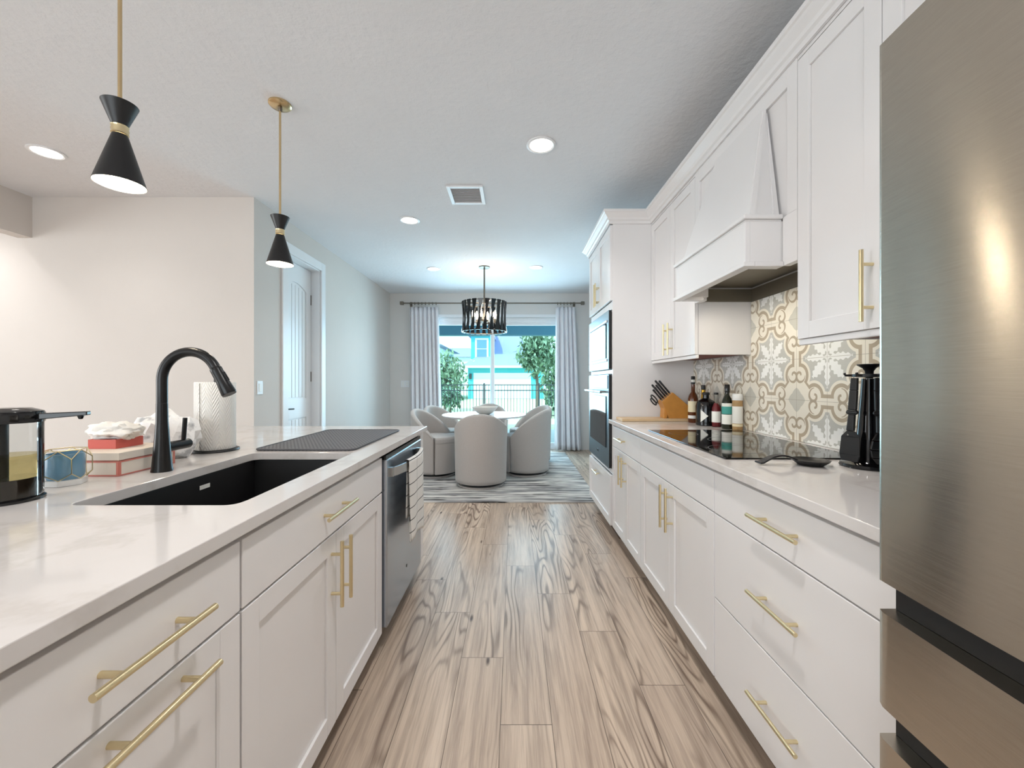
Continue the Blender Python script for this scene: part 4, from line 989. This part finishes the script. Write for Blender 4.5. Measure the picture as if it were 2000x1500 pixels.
def plate(name, label, loc, axis, s, w=.037, h=.058, n=1):
    r = thing(name, label, 'light switch', loc); x, y, z = loc
    if axis == 'x':
        obj('cover_plate', B(x, x+s*.006, y-w*n, y+w*n, z-h, z+h) if s > 0 else B(x-.006, x, y-w*n, y+w*n, z-h, z+h), M['trim'], r, bevel=.0015)
        for i in range(n): obj('rocker', B(x+.0062, x+.0095, y-w*n+w*(2*i+1)-.017, y-w*n+w*(2*i+1)+.017, z-.034, z+.034), M['white'], r, bevel=.001)
    else:
        obj('cover_plate', B(x-w*n, x+w*n, y-.006, y, z-h, z+h), M['trim'], r, bevel=.0015)
        for i in range(n): obj('rocker', B(x-w*n+w*(2*i+1)-.017, x-w*n+w*(2*i+1)+.017, y-.0095, y-.0062, z-.034, z+.034), M['white'], r, bevel=.001)
plate('light_switch', 'white wall switch on the wall end left of the plank door', (XL+.0003, 3.448, 1.15), 'x', 1)
plate('light_switch', 'white double wall switch on the far wall left of the curtain', (-1.905, YF-.0003, 1.155), 'y', -1, n=2)

# ================================================================== outside
struct('lawn', B(-40, 40, 10.3, 70, -.25, -.12), M['grass'])
struct('patio_slab', B(-6, 5, YF+.15, 10.3, -.2, -.02), M['concrete'])
struct('lanai_roof', MB().box(-6, 5, YF+.15, 10.2, 2.62, 2.74).box(-6, 5, 10.0, 10.25, 2.34, 2.62), M['lanai'])
struct('lanai_column', MB().box(-4.4, -4.1, 10.0, 10.25, -.02, 2.34).box(3.4, 3.7, 10.0, 10.25, -.02, 2.34), M['palestucco'])
def fence(name, label, x0, x1, y, n):
    r = thing(name, label, 'fence', ((x0+x1)/2, y, -.12))
    mb = MB()
    for z in (-.02, .86, 1.05): mb.box(x0, x1, y-.014, y+.014, z, z+.03)
    w = (x1-x0)/n
    for i in range(n): mb.box(x0+w*(i+.5)-.008, x0+w*(i+.5)+.008, y-.0145, y+.0145, -.10, 1.08)
    obj('picket_panel', mb, M['fence'], r)
    k = round((x1-x0)/1.9)
    for i in range(k+1): x = x0+(x1-x0)*i/k; obj('post', B(x-.028, x+.028, y-.028, y+.028, -.12, 1.13), M['fence'], r)
fence('metal_fence', 'black metal picket fence across the back lawn', -4.9, 2.8, 14.2, 70)
# side screen at the left of the yard
g = thing('side_fence', 'grey-blue panel fence at the left side of the yard', 'fence', (-2.3, 12.8, -.12))
obj('panel', MB().box(-2.62, -2.58, 11.4, 14.1, -.1, 1.2), mat('screen_blue', (128, 156, 190), .6, var=.1), g)
for y in (11.4, 12.3, 13.2, 14.05): obj('post', B(-2.58, -2.53, y-.03, y+.03, -.12, 1.26), M['fence'], g)
# neighbour's house with the garage
Yh = 30
g = thing('house', 'teal two-storey house with white garage door across the lawn', 'house', (-1, Yh+3, -.12))
zg = -.12
hxp = lambda px: (px-1004)*Yh/790
obj('lower_wall', B(hxp(914), hxp(1062), Yh, Yh+8, zg, 2.25), M['teal'], g)
obj('garage_door', MB().box(hxp(925), hxp(1037), Yh-.06, Yh-.005, zg+.02, 1.80), M['garage'], g)
gm = MB()
for z in (.45, .95, 1.4): gm.box(hxp(925), hxp(1037), Yh-.075, Yh-.0605, z, z+.03)
obj('door_rail', gm, M['palestucco'], g)
ew = hxp(902); ee = hxp(1070)
obj('lower_roof', MB().hull8([(ew, Yh-.6, 2.26), (ee, Yh-.6, 2.26), (ee, Yh+5, 2.26), (ew, Yh+5, 2.26), (ew+1.2, Yh+2.2, 3.35), (ee-.6, Yh+2.2, 3.35), (ee-.6, Yh+3, 3.35), (ew+1.2, Yh+3, 3.35)]), M['roof'], g)
obj('fascia', B(ew-.05, ee+.05, Yh-.72, Yh-.605, 2.16, 2.32), M['garage'], g)
obj('upper_wall', B(hxp(922)*1.08, hxp(962)*1.08, Yh+1.6, Yh+7, 2.8, 4.75), M['teal'], g)
wx0, wx1 = hxp(932)*1.06, hxp(951)*1.06
wf = obj('window', MB().box(wx0-.14, wx1+.14, Yh+1.52, Yh+1.595, 2.95, 4.55), M['garage'], g)
obj('pane', MB().box(wx0, wx1, Yh+1.49, Yh+1.515, 3.1, 3.68).box(wx0, wx1, Yh+1.49, Yh+1.515, 3.75, 4.4), M['housewin'], wf)
obj('main_roof', MB().hull8([(hxp(962)*1.1, Yh+3.05, 2.9), (hxp(1075)*1.1, Yh+3.05, 2.9), (hxp(1075)*1.1, Yh+10, 2.9), (hxp(962)*1.1, Yh+10, 2.9), (hxp(962)*1.1, Yh+6, 5.3), (hxp(1030)*1.1, Yh+6, 5.3), (hxp(1030)*1.1, Yh+7, 5.3), (hxp(962)*1.1, Yh+7, 5.3)]), M['roof'], g)
obj('upper_roof', MB().hull8([(hxp(917)*1.1, Yh+1.2, 4.76), (hxp(966)*1.1, Yh+1.2, 4.76), (hxp(966)*1.1, Yh+7.4, 4.76), (hxp(917)*1.1, Yh+7.4, 4.76), (hxp(917)*1.1+.6, Yh+3, 5.6), (hxp(966)*1.1, Yh+3, 5.6), (hxp(966)*1.1, Yh+5, 5.6), (hxp(917)*1.1+.6, Yh+5, 5.6)]), M['roof'], g)
for px in (919, 1045): obj('wall_lantern', B(hxp(px)-.09, hxp(px)+.09, Yh-.16, Yh-.003, 1.35, 1.75), M['fence'], g)
g = thing('house', 'distant house roof left of the teal house', 'house', (-6.5, 48, -.12))
obj('wall', B(-8.6, -4.4, 46, 52, zg, 3.9), M['palestucco'], g)
obj('roof', MB().hull8([(-9, 45.6, 3.91), (-4, 45.6, 3.91), (-4, 52.4, 3.91), (-9, 52.4, 3.91), (-7.6, 48, 5.1), (-5.2, 48, 5.1), (-5.2, 50, 5.1), (-7.6, 50, 5.1)]), M['roof'], g)
g = thing('house', 'pale two-storey house at the left edge of the sliding door', 'house', (-8, 30, -.12))
obj('wall', B(-14, -5.1, 26, 34, zg, 3.5), M['palestucco'], g)
obj('roof', MB().hull8([(-14.6, 25.4, 3.51), (-4.6, 25.4, 3.51), (-4.6, 34.6, 3.51), (-14.6, 34.6, 3.51), (-11, 29, 5.3), (-8, 29, 5.3), (-8, 31, 5.3), (-11, 31, 5.3)]), M['roof'], g)
obj('window', B(-5.11, -5.05, 27, 28.6, 1.9, 3.2), M['housewin'], g)
def tree(name, label, x, y, h, crown, trunk_h, n, leaf, seed, size=.11, m='leaf'):
    random.seed(seed)
    r = thing(name, label, 'tree' if trunk_h > .3 else 'bush', (x, y, -.12))
    tr = MB().tube([(x, y, -.12), (x+.03, y, trunk_h*.6), (x-.02, y, trunk_h), (x+.02, y, h*.85)], [.07, .06, .05, .015], 10) if trunk_h > .3 else MB().tube([(x, y, -.12), (x, y, h*.6)], [.05, .02], 8)
    for k in range(7):
        a = random.random()*2*PI; z0_ = trunk_h+(h-trunk_h)*random.random()*.5
        tr.tube([(x, y, z0_), (x+crown[0]*.6*math.cos(a), y+crown[1]*.6*math.sin(a), z0_+(h-trunk_h)*.35)], [.025, .006], 6)
    obj('trunk', tr, M['bark'], r)
    mb = MB(); cz = (trunk_h+h)/2
    for i in range(n):
        d = Vector((random.gauss(0, 1), random.gauss(0, 1), random.gauss(0, 1))).normalized()*(random.random()**.4)
        k = 1+.28*noise.noise(d*2.3+Vector((seed, 0, 0)))
        c = Vector((x+d.x*crown[0]*k, y+d.y*crown[1]*k, cz+d.z*(h-trunk_h)/2*k*1.1))
        R3 = Matrix.Rotation(random.random()*6.3, 3, 'Z') @ Matrix.Rotation(random.gauss(.6, .6), 3, 'X'); s_ = size*(.6+.7*random.random())
        v = [mb.bm.verts.new(c+R3 @ Vector(q)) for q in ((-s_*.45, 0, 0), (0, -s_, 0), (s_*.45, 0, 0), (0, s_, .2*s_))]; mb._f(v)
    obj('foliage', mb, M[m], r)
tree('young_tree', 'young leafy tree beyond the fence on the right of the door', .85, 15.0, 3.05, (.78, .7), 1.5, 1500, 0, 3, .13)
tree('leafy_bush', 'bushy green tree beyond the fence on the left', -3.0, 17.5, 2.35, (1.0, .8), .5, 1300, 0, 5, .13, 'leaf')
tree('shrub', 'green shrub beside the young tree at the right of the yard', 1.75, 17.0, 2.3, (.7, .7), .2, 900, 0, 8, .13, 'leaf')
tree('shrub', 'low dark shrub by the left corner of the garage', -2.6, 16.4, .9, (.5, .5), .1, 400, 0, 11, .12, 'leafdark')
tree('shrub', 'low green shrub behind the fence at far right', 1.7, 15.2, .85, (.5, .5), .1, 400, 0, 13, .1, 'leafdark')
